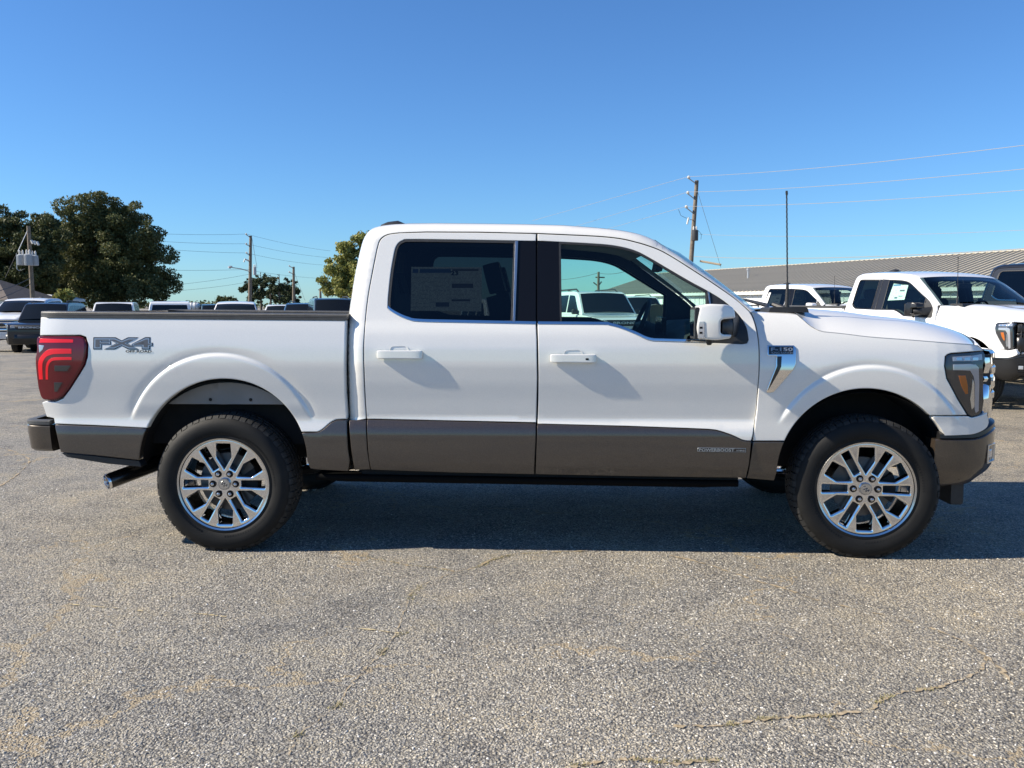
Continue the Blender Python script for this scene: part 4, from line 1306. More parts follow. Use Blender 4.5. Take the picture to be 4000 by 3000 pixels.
    # ---- door mirrors
    for s in (-1, 1):
        hd_px = rounded([(2733, 1194, 8), (2771, 1187, 14), (2846, 1190, 18), (2872, 1206, 14), (2876, 1243, 8), (2822, 1247, 10), (2813, 1256, 8), (2813, 1300, 8), (2822, 1306, 6), (2861, 1308, 6), (2856, 1322, 10), (2800, 1329, 10), (2722, 1324, 8), (2717, 1281, 10), (2724, 1240, 10)])
        loc = [un(p[0], p[1], -1.18) for p in hd_px]
        xc = sum(p[0] for p in loc) / len(loc); zc = sum(p[1] for p in loc) / len(loc)
        Wm = lambda x, z: 1.205 - 1.1 * (x - xc) ** 2 - .9 * (z - zc) ** 2 - max(0, x - xc - .02) * .28
        mh = panel('door_mirror', loc, Wm, WHITE, root, s, bev=.014, depth=.15, sp=.018)
        # mirror face, lamp strip, arm
        xf = un(2724, 1250, -1.15)[0]
        MB().box(xf - .018, xf + .004, min(s * 1.03, s * 1.185), max(s * 1.03, s * 1.185), zc - .085, zc + .085, ch=.008).build('mirror_bezel', BLACK_PL, mh)
        MB().box(xf - .021, xf - .017, min(s * 1.045, s * 1.17), max(s * 1.045, s * 1.17), zc - .072, zc + .072).build('mirror_glass', CHROME, mh)
        q = [un(p[0], p[1], -1.20) for p in [(2731, 1256), (2752, 1256), (2752, 1322), (2727, 1322)]]
        panel('mirror_lamp', q, lambda x, z: Wm(x, z) + .004, LAMPG, mh, s, bev=.002, depth=.012, sp=.02)
        for yy in (1276, 1296):
            q = [un(p[0], p[1], -1.20) for p in [(2733, yy), (2744, yy), (2744, yy + 8), (2733, yy + 8)]]
            panel('mirror_bulb', q, lambda x, z: Wm(x, z) + .005, BLACK_GL, mh, s, bev=.001, depth=.004, sp=.02)
        a_ = un(2816, 1275, -1.12); b_ = un(2905, 1280, -.98)
        rows = []
        for t_, yy, hz in ((0, 1.16, .042), (.25, 1.14, .044), (.5, 1.10, .046), (.52, 1.10, .050), (.8, 1.0, .060), (1.0, .945, .066)):
            x = a_[0] + (b_[0] - a_[0]) * t_ * .9
            rows.append([(x + .0, s * (yy - .025 + .03 * math.cos(q)), a_[1] - .004 + hz * (.9 if abs(math.sin(q)) < .9 else 1) * math.sin(q)) for q in np.linspace(0, 2 * math.pi, 13)[:-1]])
        grid('mirror_arm', rows, BLACK_PL, mh, closed_u=True).data.set_sharp_from_angle(angle=math.radians(50))
        c_ = un(2770, 1338, -1.1)
        MB().lathe([(.0, -.03), (.012, -.028), (.018, -.012), (.022, .01)], axis='z', n=14).build('mirror_camera', BLACK_PL, mh, True).location = (c_[0], s * 1.1, c_[1] + .015)
    # ---- interior
    rows = []
    for dx, z in ((-.42, 1.06), (-.46, 1.18), (-.44, 1.26), (-.36, 1.30), (-.18, 1.335), (.02, 1.345)):
        rows.append([(3.12 + dx * .98 + .02 * (1 - (y / .86) ** 2), y, z + (.03 if .15 < y < .62 and dx < -.2 else 0)) for y in np.linspace(-.84, .84, 15)])
    grid('dashboard', rows, INTER, root)
    sw = Matrix.Translation((2.54, .38, 1.30)) @ Matrix.Rotation(math.radians(22), 4, 'Y')
    t = MB()
    t.tube([(0, .185 * math.cos(q), .185 * math.sin(q)) for q in np.linspace(0, 2 * math.pi, 33)], .016, 8)
    t.tube([(0, -.18, 0), (.02, 0, 0), (0, .18, 0)], [.014, .035, .014], 8).tube([(.02, 0, 0), (0, 0, -.18)], [.03, .014], 8).tube([(.02, 0, 0), (.30, 0, -.02)], [.05, .06], 10)
    t.v = [tuple(sw @ Vector(p)) for p in t.v]
    t.build('steering_wheel', INTER, root, True)
    MB().box(2.63, 2.66, -.17, .17, 1.14, 1.36, ch=.01).build('centre_screen', BLACK_GL, root)
    MB().box(1.70, 2.55, -.16, .16, .62, 1.02, ch=.03).build('centre_console', INTER, root)
    def seat(x, y, w):
        st = MB().box(x - .02, x + .48, y - w, y + w, .80, .98, ch=.05).build('seat', SEATM, root)
        Mx = Matrix.Translation((x - .02, y, .92)) @ Matrix.Rotation(math.radians(-14), 4, 'Y')
        MB().box(-.07, .07, -w, w, .0, .60, M=Mx, ch=.05).build('seat_back', SEATM, st)
        return Mx, st
    for y in (-.38, .38):
        Mx, st = seat(1.74, y, .25)
        MB().box(-.05, .05, -.14, .14, .62, .80, M=Mx, ch=.04).build('headrest', SEATM, st)
    Mx, st = seat(.98, 0, .68)
    for y in (-.42, 0, .42): MB().box(-.05, .05, y - .13, y + .13, .60, .76, M=Mx, ch=.04).build('headrest', SEATM, st)
    MB().box(.85, 3.1, -.86, .86, .58, .64).build('cab_floor', INTER, root)
    Mv = Matrix.Translation((2.62, .0, 1.70)) @ Matrix.Rotation(math.radians(12), 4, 'Y')
    MB().box(-.02, .02, -.13, .13, -.035, .035, M=Mv, ch=.012).tube([tuple(Mv @ Vector((0, 0, 0))), (2.58, 0, 1.80)], .01, 6).build('rear_view_mirror', INTER, root)
    # inner door skins below the glass and pillar trims
    for s in (-1, 1):
        Wi = lambda x, z: Wd(x, z) - .085
        o = [(1440, 1640), (1440, 1250), (1560, 1240), (1640, 1252), (2090, 1258), (2350, 1258), (2410, 1270), (2500, 1312), (2560, 1322), (2900, 1334), (2930, 1640)]
        panel('door_trim', PX(o, Wi), Wi, INTER, root, s, bev=.01, depth=.03, sp=.08)
        o = [(2050, 925), (2160, 930), (2168, 1262), (2040, 1262)]
        panel('inner_pillar', PX(o, Wi), Wi, INTER, root, s, bev=.01, depth=.03, sp=.08)
        o = [(1440, 1250), (1455, 1080), (1490, 930), (1560, 905), (1560, 960), (1540, 1100), (1532, 1250)]
        panel('inner_pillar', PX(o, Wi), Wi, INTER, root, s, bev=.01, depth=.03, sp=.08)
    for s in (-1, 1):
        Wk_ = lambda x, z: Wd(x, z) - .045
        q = [p for p in oloc if p[1] > 1.0] + ploc
        cabo = inset_poly(q + [(3.06, 1.30), (3.05, .55), (.80, .55), (.78, 1.0)], .03)
        h1 = inset_poly(PX(rounded(wr), Wk_), -.004)
        h1 = inset_poly(PX([p for p in WIN_R_TOP if p[0] < 2010] + [(2008, 941), (2000, 1262)] + [p for p in WIN_R_BOT[::-1] if p[0] < 1995], Wk_), .002)
        h2 = inset_poly(PX(gl, Wk_), .002)
        panel('door_frame', cabo, Wk_, INTER, root, s, holes=[h1, h2], bev=.002, depth=.02, sp=.06)
    # window sticker hung inside the tinted rear glass
    Wst = lambda x, z: Wd(x, z) - .016
    so = [(1607, 1042), (1883, 1044), (1880, 1216), (1604, 1214)]
    return so, Wst

# ---------------------------------------------------------------- wheels
def wheel_parts():
    """meshes of one wheel about its own centre; outer face looks to -y"""
    R0, T = .268, math.pi / 3
    holes = []
    for k in range(6):
        a = k * T
        def rot(p, a): return (p[0] * math.cos(a) - p[1] * math.sin(a), p[0] * math.sin(a) + p[1] * math.cos(a))
        sl = rounded([(.098, -.0185, .003), (.240, -.0225, .004), (.240, .0225, .004), (.098, .0185, .003)], 3)
        holes.append([rot(p, a) for p in sl])
        pe = rounded([(.086, 0, .004), (.158, -.044, .006), (.238, -.041, .005), (.238, .041, .005), (.158, .044, .006)], 3)
        holes.append([rot(p, a + T / 2) for p in pe])
    outl = [(R0 * math.cos(t), R0 * math.sin(t)) for t in np.linspace(0, 2 * math.pi, 73)[:-1]]
    def Wr(x, z):
        r = math.hypot(x, z)
        return -.006 - .016 * (1 - r / R0) ** 1.0 - (.006 if r < .045 else 0) + (.004 if r > .258 else 0)
    V, Fc, Nn = panel_geo(outl, Wr, holes=holes, sp=.02, bev=.0, depth=.0)
    Vb, Fb, Nb = panel_geo(outl, Wr, holes=[], sp=.02, bev=.004, depth=.02)
    # spokes: flat face, then a broad bevel and a wall round every opening
    me = {}
    g = panel_geo(outl, Wr, holes=holes, sp=.016, bev=.0145, depth=.06)
    me['rim'] = (g[0] * [1, -1, 1], [tuple(f)[::-1] for f in g[1]], g[2] * [1, -1, 1])
    return me

def build_wheel(root, side, cx, zc=.400, steer=0.0, cap_mat=None):
    w = empty('wheel', (cx, side * .99, zc), steer + (0 if side < 0 else math.pi), root)
    return w

def make_wheel_meshes():
    out = {}
    tmp = []
    g = wheel_parts()['rim']
    tmp.append(make('rim', g[0], g[1], CHROME, None, True, g[2]))
    m = MB().lathe([(.262, .000), (.272, -.004), (.276, .002), (.270, .014), (.255, .03), (.250, .10), (.235, .14), (.245, .22), (.265, .24)], n=64)
    tmp.append(m.build('rim_barrel', CHROME_SATIN, None, True, fix=False))
    m = MB().lathe([(.0, .075), (.08, .075), (.085, .095), (.172, .098), (.172, .122), (.08, .122)], n=40)
    tmp.append(m.build('brake_disc', STEEL, None, True))
    cal = [(.18 * math.cos(t), .18 * math.sin(t)) for t in np.linspace(-.5, .5, 9)] + [(.10 * math.cos(t), .10 * math.sin(t)) for t in np.linspace(.4, -.4, 7)]
    tmp.append(MB().prism(cal, .07, .145).build('brake_caliper', DARK, None))
    hx = [(.0115 * math.cos(q), .0115 * math.sin(q)) for q in np.linspace(0, 2 * math.pi, 7)[:-1]]
    tmp.append(MB().prism(hx, .004, .04).lathe([(.0, -.002), (.007, .0), (.010, .0042)], n=10).build('lug_nut', CHROME_SATIN, None))
    tmp.append(MB().lathe([(.0, .017), (.0155, .0165), (.0165, .0145), (.0195, .0145), (.021, .0175), (.021, .03)], n=18).build('lug_recess', BLACK_GL, None, True))
    m = MB().lathe([(.0, .0105), (.029, .0115), (.0305, .0145), (.0325, .0145), (.034, .012), (.036, .018), (.037, .03)], n=32)
    tmp.append(m.build('centre_cap', CHROME_SATIN, None, True))
    # wavy emblem on the cap
    pts = []
    for i in range(40):
        t = i / 39
        u = -.019 + .038 * t
        v = .0105 * math.sin(t * 2 * math.pi * 2.5)
        c, s = math.cos(-.75), math.sin(-.75)
        pts.append((u * c - v * s, .0105, u * s + v * c))
    tmp.append(MB().tube(pts, .0021, 6).build('cap_emblem', BADGE_K, None, True))
    # tyre
    P = [(.255, .03), (.262, .014), (.266, .004), (.272, -.001), (.284, -.003), (.288, -.001), (.292, -.004), (.315, -.010), (.338, -.012), (.358, -.009), (.376, -.001), (.388, .010), (.395, .022), (.399, .034), (.401, .06), (.403, .12)]
    P = P + [(r, .26 - a) for r, a in P[::-1]]
    m = MB().lathe(P, n=96)
    tyre_v = m.v
    nb = 62
    for k in range(nb):                                   # shoulder blocks
        for sd in (0, 1):
            a0 = 2 * math.pi * (k + (.0 if sd == 0 else .5)) / nb
            wd = 2 * math.pi / nb
            deep = .004 if k % 2 else .0
            for (f0, f1, r0, r1, y0, y1) in ((.06, .88, .386 + deep, .4075, .004, .050),):
                ang = (a0 + wd * f0, a0 + wd * f1)
                pv = []
                for a in ang:
                    if y0 >= 0:
                        prof = [(r0, y0 + .004), (.393, .0115), (.4025, .021), (r1, .034), (r1 + .002, y1), (.39, y1)]
                    else:
                        prof = [(r0, -.0065), (r1 - .004, .000), (r1, .012), (r0, .012)]
                    for r, y in prof:
                        yy = y if sd == 0 else .26 - y
                        pv.append((r * math.cos(a), yy, r * math.sin(a)))
                n = len(pv) // 2
                fc = [tuple(range(n)), tuple(range(2 * n - 1, n - 1, -1))] + [(i, (i + 1) % n, (i + 1) % n + n, i + n) for i in range(n)]
                m.add(pv, fc)
    for ring, (y0, y1) in enumerate(((.060, .100), (.110, .150), (.160, .200))):
        for k in range(nb):
            a = [2 * math.pi * (k + .33 * ring + f) / nb for f in (.04, .9)]
            pv = [(r * math.cos(q), y, r * math.sin(q)) for q in a for r, y in ((.40, y0), (.410, y0 + .004), (.410, y1 - .004), (.40, y1))]
            m.add(pv, [(0, 1, 2, 3), (7, 6, 5, 4), (0, 4, 5, 1), (1, 5, 6, 2), (2, 6, 7, 3), (3, 7, 4, 0)])
    # sidewall ribs and raised marks
    for k in range(120):
        a = 2 * math.pi * k / 120
        if k % 30 < 22:
            for dr in (.0,):
                q0, q1 = a, a + .012
                pv = [(r * math.cos(q), y, r * math.sin(q)) for q in (q0, q1) for r, y in ((.300, -.006), (.300, -.0085), (.309, -.0105), (.309, -.007))]
                m.add(pv, [(0, 1, 2, 3), (7, 6, 5, 4), (0, 4, 5, 1), (1, 5, 6, 2), (2, 6, 7, 3)])
    # the tyre flattens where it meets the ground
    m.v = [(x, y - (.010 * max(0, (-.372 - z) / .03) if z < -.372 and y < .13 else 0) + (.010 * max(0, (-.372 - z) / .03) if z < -.372 and y >= .13 else 0), max(z, -.3995)) for x, y, z in m.v]
    t = m.build('tyre', RUBBER, None, True)
    t.data.materials.append(TREADM)
    mi = []
    for p in t.data.polygons:
        r = math.hypot(p.center.x, p.center.z)
        mi.append(1 if r > .388 else 0)
    t.data.polygons.foreach_set('material_index', mi)
    tmp.append(t)
    for o in tmp:
        out[o.name.split('.')[0]] = o.data
        bpy.data.objects.remove(o)
    return out

WHEEL = make_wheel_meshes()
def add_wheel(root, side, cx, zc=.400, steer=0.0, keys=None):
    w = empty('wheel', (cx, side * .99, zc), (0 if side < 0 else math.pi) - steer, root)
    for k, me in WHEEL.items():
        spots = [(0, 0, 0)]
        if k.startswith('lug'): spots = [(.0675 * math.cos(q), 0, .0675 * math.sin(q)) for q in np.arange(6) * math.pi / 3]
        for p in spots:
            ob = bpy.data.objects.new(k, me)
            ob.location = p
            link(ob, w)
    return w

truck = empty('pickup_truck', (OX, OY, 0), -PHI)
tag(truck, 'large white crew-cab pickup with bronze lower body and chrome wheels, broadside in front', 'pickup truck')
STICK_O, STICK_W = build_truck(truck)
for s in (-1, 1):
    add_wheel(truck, s, -.002)
    add_wheel(truck, s, 3.688, steer=math.radians(4.5))
# ---------------------------------------------------------------- background: vegetation
def leaf_mat(name, c0, c1, c2):
    m = pbsdf(name, c0, .6, spec=.3)
    b = m.node_tree.nodes['Principled BSDF']
    at = nd(m, 'ShaderNodeAttribute', attribute_name='tone')
    rp = ramp(m, [(0, c0), (.55, c1), (1, c2)])
    lk(m, at.outputs['Fac'], rp.inputs[0])
    lk(m, rp.outputs[0], b.inputs['Base Color'])
    tr = nd(m, 'ShaderNodeBsdfTranslucent')
    lk(m, rp.outputs[0], tr.inputs[0])
    mx = nd(m, 'ShaderNodeMixShader'); mx.inputs[0].default_value = .22
    out = m.node_tree.nodes['Material Output']
    lk(m, b.outputs[0], mx.inputs[1]); lk(m, tr.outputs[0], mx.inputs[2]); lk(m, mx.outputs[0], out.inputs[0])
    return m
OAK = leaf_mat('oak_leaves', (.066, .082, .030), (.120, .132, .050), (.19, .16, .060))
OAK_DARK = leaf_mat('dark_leaves', (.048, .062, .024), (.090, .104, .040), (.15, .135, .052))
AUTUMN = leaf_mat('autumn_leaves', (.16, .19, .055), (.29, .29, .085), (.37, .29, .09))
PINE = leaf_mat('pine_needles', (.035, .05, .022), (.065, .085, .036), (.10, .115, .055))
BARK = noisy('bark', (.06, .05, .04), (.13, .11, .09), 3, .9, bump=.5, bscale=12)

def leaves(name, lobes, n, size, mat, parent, seed, hollow=.55, flat=0.0, sub=0):
    r = np.random.RandomState(seed)
    vol = np.array([l[3] * l[4] * l[5] for l in lobes], float)
    if sub:
        # break each lobe into a cauliflower of smaller boughs
        L0 = np.array(lobes, float); pr = (vol ** .8) / (vol ** .8).sum()
        k0 = sub * len(lobes)
        ii = r.choice(len(lobes), k0, p=pr)
        d0 = r.randn(k0, 3); d0 /= np.linalg.norm(d0, axis=1, keepdims=True)
        rr0 = .25 + .85 * r.rand(k0) ** .6
        cc = L0[ii, :3] + d0 * L0[ii, 3:6] * rr0[:, None]
        sz = L0[ii, 3:6].mean(1) * (.20 + .22 * r.rand(k0))
        lobes = np.concatenate([cc, np.stack([sz * 1.15, sz * 1.15, sz * .8], 1)], 1)
        vol = sz ** 2
    idx = r.choice(len(lobes), n, p=vol / vol.sum())
    L = np.array(lobes, float)[idx]
    d = r.randn(n, 3); d /= np.linalg.norm(d, axis=1, keepdims=True)
    # clumps: snap directions towards a few twigs per lobe
    rad = (hollow + (1 - hollow) * r.rand(n)) ** .8
    c = L[:, :3] + d * L[:, 3:6] * rad[:, None]
    k = max(12, n // 26)
    tw = c[r.choice(n, k, replace=False)]
    near = r.randint(0, k, n)
    # pull every leaf part of the way to its nearest of a few random twigs
    cand = tw[r.randint(0, k, (n, 6))]
    dd = np.linalg.norm(cand - c[:, None], axis=2)
    best = cand[np.arange(n), dd.argmin(1)]
    pull = np.clip(1 - dd.min(1) / (size * 9), 0, .6)
    c = c + (best - c) * pull[:, None] + r.randn(n, 3) * size * .5
    a = r.randn(n, 3); a[:, 2] *= 1 - flat; a /= np.linalg.norm(a, axis=1, keepdims=True)
    b = np.cross(a, r.randn(n, 3)); b /= np.linalg.norm(b, axis=1, keepdims=True)
    s = size * (.55 + .9 * r.rand(n))[:, None]
    V = np.stack([c - a * s, c - b * s * .55, c + a * s, c + b * s * .55], 1).reshape(-1, 3)
    me = bpy.data.meshes.new(name)
    me.vertices.add(len(V)); me.vertices.foreach_set('co', V.ravel())
    me.loops.add(n * 4); me.loops.foreach_set('vertex_index', np.arange(n * 4))
    me.polygons.add(n); me.polygons.foreach_set('loop_start', np.arange(n) * 4)
    me.materials.append(mat)
    me.update(calc_edges=True)
    at = me.attributes.new('tone', 'FLOAT', 'POINT')
    at.data.foreach_set('value', np.repeat(np.clip(r.beta(2, 3, n), 0, 1), 4))
    return link(bpy.data.objects.new(name, me), parent)

def trunk(name, pts, rads, parent, limbs=()):
    m = MB().tube(pts, rads, 9)
    for p, rr in limbs: m.tube(p, rr, 6)
    return m.build(name, BARK, parent, True)

def broad_tree(label, px, py_top, Y, lobes_px, n, size, mat, seed, cat='tree', name='oak_tree', hollow=.5, trunk_r=.35, group=None, sub=22):
    """crown given as ellipses in the photograph (cx, cy, rx, ry), built as solid lobes around depth Y"""
    base = wp(px, 1190, Y); gx = base.x
    root = empty(name, (gx, Y, gz(gx, Y)))
    k = Y / F
    r = random.Random(seed)
    lob = []
    for cx, cy, rx, ry in lobes_px:
        p = wp(cx, cy, Y)
        lob.append((p.x - gx, r.uniform(-.35, .35) * rx * k, p.z - gz(gx, Y), rx * k, rx * k * .9, ry * k))
    top = max(l[2] for l in lob)
    limbs = []
    h0 = top * .28
    for l in lob:
        a = Vector((0, 0, h0 * r.uniform(.7, 1.3)))
        e = Vector((l[0], l[1], l[2] + l[5] * .3))
        mid = a.lerp(e, .5) + Vector((r.uniform(-.4, .4), r.uniform(-.4, .4), .5))
        limbs.append(([a, mid, e], [trunk_r * .5, trunk_r * .28, trunk_r * .08]))
    trunk('trunk', [(0, 0, -.2), (.05, 0, h0 * .5), (-.05, 0, h0), (0, 0, top * .6)], [trunk_r * 1.25, trunk_r, trunk_r * .85, trunk_r * .4], root, limbs)
    leaves('crown', lob, n, size, mat, root, seed, hollow, sub=sub)
    tag(root, label, cat, group)
    return root

TG = 'trees on the skyline'
broad_tree('tall twin-topped oak, the highest tree on the left', 415, 755, 70,
    [(375, 850, 105, 85), (480, 850, 90, 70), (340, 940, 110, 100), (470, 960, 120, 110), (560, 900, 60, 80), (560, 1010, 75, 90), (400, 1060, 130, 80), (610, 1100, 72, 75), (300, 1030, 80, 90), (560, 1150, 95, 45), (640, 1150, 45, 45), (480, 1110, 110, 70), (400, 1150, 120, 40), (660, 1165, 40, 30), (600, 950, 60, 70), (630, 1040, 58, 75), (645, 1110, 50, 60), (520, 830, 60, 45), (300, 900, 60, 60)],
    125000, .092, OAK, 1, group=TG, trunk_r=.42)
broad_tree('dark broad tree at the left edge, behind the pole with transformers', 60, 800, 66,
    [(20, 880, 70, 75), (140, 890, 60, 78), (60, 960, 90, 90), (150, 1010, 90, 100), (0, 1000, 80, 100), (40, 1090, 110, 80), (110, 960, 80, 80), (190, 960, 60, 90), (150, 1120, 100, 60), (-80, 930, 90, 110), (-100, 1060, 100, 100)],
    76000, .10, OAK_DARK, 2, group=TG, trunk_r=.45)
broad_tree('dark tree filling the gap between the left-edge tree and the tall twin-topped oak', 215, 820, 76,
    [(215, 875, 52, 55), (175, 890, 50, 55), (255, 860, 45, 55), (240, 960, 70, 90), (170, 980, 60, 80), (210, 1060, 90, 90), (270, 1110, 90, 60), (330, 1150, 80, 40)],
    70000, .10, OAK_DARK, 3, group=TG, trunk_r=.35)
broad_tree('autumn-tinted tree half hidden behind the cab of the white truck', 1390, 910, 55,
    [(1400, 1000, 70, 75), (1340, 1030, 60, 70), (1310, 1100, 55, 60), (1400, 1090, 80, 70), (1370, 1150, 80, 35), (1440, 960, 50, 50)],
    26000, .092, AUTUMN, 4, group=TG, name='autumn_tree', trunk_r=.22, hollow=.35)
broad_tree('small round bush behind the white pickup cab, left of the street-light pole', 882, 1155, 120,
    [(880, 1178, 36, 20), (905, 1182, 22, 15), (860, 1185, 20, 14)], 2600, .2, OAK_DARK, 5, group=None, sub=8, name='bush', cat='bush', trunk_r=.15)
broad_tree('low bush with yellowing leaves under the dark trees', 246, 1130, 58,
    [(246, 1150, 28, 22), (240, 1172, 30, 20)], 1400, .16, AUTUMN, 6, name='bush', cat='bush', trunk_r=.1)
broad_tree('small bare-topped tree seen through the cab windows', 2232, 1146, 70,
    [(2232, 1152, 16, 8)], 160, .14, OAK, 7, name='small_tree', trunk_r=.08, hollow=.2)

def pine(px, py_top, Y, spread, label, seed):
    base = wp(px, 1190, Y); g = gz(base.x, Y)
    root = empty('pine_tree', (base.x, Y, g))
    topz = wp(px, py_top, Y).z - g
    r = random.Random(seed)
    k = Y / F
    lob = []
    for i in range(15):
        t = i / 14
        z = topz * (.26 + .70 * t)
        w = 1.15 * spread * k * (.35 + .65 * math.sin(math.pi * min(1, t * .75 + .22))) * r.uniform(.65, 1.0)
        a = r.uniform(0, 6.28)
        lob.append((math.cos(a) * w * .55, math.sin(a) * w * .55, z, w * .62, w * .62, topz * .045 + w * .12))
    limbs = [([(0, 0, l[2] - .2), (l[0], l[1], l[2])], [.10, .04]) for l in lob]
    trunk('trunk', [(0, 0, -.2), (0, 0, topz * .5), (.1, 0, topz * .97)], [.30, .22, .05], root, limbs)
    leaves('crown', lob, 7500, .20, PINE, root, seed, .25, sub=3)
    tag(root, label, 'pine tree', 'far pines between the two poles')
for i, (px, py, sp_, lab) in enumerate([
        (985, 1078, 40, 'leftmost far pine, right behind the street-light pole'), (1020, 1058, 44, 'second far pine from the left, tallest of the clump'),
        (1058, 1068, 46, 'third far pine from the left in the clump'), (1092, 1066, 46, 'fourth far pine from the left in the clump'),
        (1122, 1086, 44, 'fifth far pine from the left, just left of the short pole'), (1152, 1094, 40, 'rightmost far pine, beside the short pole')]):
    pine(px, py, 215 + 7 * (i % 3), sp_, lab, 20 + i)
# far wood along the horizon
def far_wood():
    lob = []
    r = random.Random(5)
    for i in range(70):
        x = -260 + i * 8.2
        lob.append((x + r.uniform(-3, 3), 420 + r.uniform(-12, 12), -.4 + r.uniform(1.0, 2.2), 8, 6, r.uniform(1.2, 2.6)))
    return leaves('far_wood', lob, 9000, .8, OAK_DARK, None, 9, .3)
tag(far_wood(), 'thin line of distant woods on the horizon', 'woods', kind='stuff')

# ---------------------------------------------------------------- poles and wires
POLE = noisy('pole_wood', (.13, .105, .08), (.21, .175, .135), 5, .9, bump=.4, bscale=20)
PORC = pbsdf('porcelain', (.62, .60, .56), .3)
GALV = pbsdf('galvanised', (.42, .43, .44), .4, .7)
TRGREY = pbsdf('transformer_grey', (.38, .40, .42), .45)
TRDARK = pbsdf('transformer_dark', (.05, .05, .055), .5)
CABLE = pbsdf('cable_aluminium', (.30, .30, .30), .6, .1)
CABLE_K = pbsdf('cable_dark', (.06, .06, .065), .7)
WOODARM = noisy('arm_wood', (.25, .20, .14), (.33, .27, .2), 9, .9)

def upole(top, bot_px, Y, r0, label):
    """pole from a pixel of its top, leaning to a pixel near its foot"""
    t = wp(top[0], top[1], Y); b = wp(bot_px[0], bot_px[1], Y)
    g = gz(b.x, Y)
    k = (g - .5 - b.z) / (t.z - b.z)
    foot = b + (t - b) * k
    root = empty('utility_pole', (foot.x, Y, g))
    o = Vector((foot.x, Y, g))
    f_ = foot - o; tt = t - o
    MB().tube([f_, f_.lerp(tt, .5), tt], [r0 * 1.15, r0, r0 * .82], 10).build('pole', POLE, root, True)
    tag(root, label, 'utility pole')
    return root, o

def arm_ins(root, o, pole_px, tip_px, Y, r=.035):
    a = wp(*pole_px, Y) - o; b = wp(*tip_px, Y - .15) - o
    ar = MB().tube([a, b], r, 6).build('insulator_arm', GALV, root, True)
    MB().lathe([(.0, -.02), (.05, -.02), (.11, .02), (.12, .05), (.07, .07), (.10, .10), (.10, .13), (.05, .17), (.0, .19)], axis='z', n=10).build('insulator', PORC, ar, True).location = b

def can(root, o, px0, py0, px1, py1, Y, mat, name='transformer', ribs=0):
    a = wp(px0, py1, Y) - o; b = wp(px1, py0, Y) - o
    c = (a + b) / 2; r = (b.x - a.x) / 2; h = b.z - a.z
    m = MB().lathe([(.0, 0), (r * .94, 0), (r, h * .04), (r, h * .9), (r * 1.06, h * .9), (r * 1.06, h * .94), (r * .7, h), (.0, h * 1.02)], axis='z', n=18)
    for i in range(ribs):
        t = 2 * math.pi * i / ribs
        M = Matrix.Rotation(t, 4, 'Z')
        m.box(r * .98, r * 1.08, -.01, .01, h * .05, h * .85, M=M)
    ob = m.build(name, mat, root, True)
    ob.location = (c.x, c.y, a.z)
    b2 = MB()
    for dx in (-.4, .4):
        b2.lathe([(.045, 0), (.06, .05), (.045, .09), (.06, .14), (.04, .2), (.015, .26)], (r * dx, 0, h), axis='z', n=8)
    b2.build('bushing', PORC, ob, True)
    return ob

YR = 60
rp_, ro = upole((2722, 705), (2701, 1000), YR, .16, 'leaning wooden pole with a black transformer, right of the cab roof')
for (pa, ti) in (((2720, 718), (2690, 697)), ((2716, 780), (2687, 757)), ((2711, 835), (2681, 812))):
    arm_ins(rp_, ro, pa, ti, YR)
can(rp_, ro, 2701, 898, 2728, 940, YR - .5, TRDARK)
MB().tube([wp(2708, 858, YR) - ro, wp(2696, 858, YR - .3) - ro], .03, 6).tube([wp(2690, 850, YR - .3) - ro, wp(2684, 876, YR - .3) - ro], .06, 8).build('fuse_cutout', PORC, rp_, True)
MB().tube([wp(2650, 818, YR - .4) - ro, wp(2660, 842, YR - .3) - ro, wp(2680, 852, YR - .3) - ro, wp(2690, 850, YR - .3) - ro], .014, 5).tube([wp(2727, 900, YR - .5) - ro, wp(2740, 915, YR - .5) - ro, wp(2738, 935, YR - .5) - ro], .012, 5).build('jumper_wire', CABLE_K, rp_, True)
MB().tube([wp(2735, 1020, YR) - ro, wp(2816, 1034, YR - 1) - ro], .07, 6).build('cross_arm', WOODARM, rp_, True)
YL = 100
lp_, lo_ = upole((979, 921), (976, 1185), YL, .19, 'tall dark wooden pole carrying the street-light arm on the left')
for pa, ti in (((977, 927), (962, 917)), ((977, 963), (962, 955)), ((976, 998), (963, 990))):
    arm_ins(lp_, lo_, pa, ti, YL, .05)
can(lp_, lo_, 989, 1042, 1001, 1074, YL - .5, TRGREY)
MB().tube([wp(974, 1020, YL) - lo_, wp(956, 1012, YL - .3) - lo_, wp(953, 1024, YL - .3) - lo_], .09, 6).build('fuse_cutout', PORC, lp_, True)
ar = MB().tube([wp(975, 1060, YL) - lo_, wp(940, 1050, YL - .5) - lo_, wp(905, 1045, YL - 1) - lo_], .05, 6).build('lamp_arm', GALV, lp_, True)
MB().tube([wp(907, 1041, YL - 1) - lo_, wp(898, 1043, YL - 1) - lo_, wp(895, 1047, YL - 1) - lo_], [.08, .16, .2], 8).build('lamp_head', GALV, ar, True)
sp2, so2 = upole((1147, 1042), (1147, 1185), 130, .2, 'shorter wooden pole standing in front of the rightmost far pines')
for pa, ti in (((1146, 1047), (1130, 1040)), ((1146, 1070), (1130, 1064))):
    arm_ins(sp2, so2, pa, ti, 130, .06)
tp_, to_ = upole((111, 883), (127, 1160), 52, .13, 'weathered pole with a bank of grey transformers at the left edge')
for x0, x1 in ((70, 100), (99, 147)):
    if x0 == 70: can(tp_, to_, 70, 994, 98, 1036, 51.3, TRGREY, ribs=20)
    else:
        can(tp_, to_, 98, 992, 124, 1037, 51.0, TRGREY, ribs=20); can(tp_, to_, 121, 997, 147, 1038, 51.4, TRGREY, ribs=20)
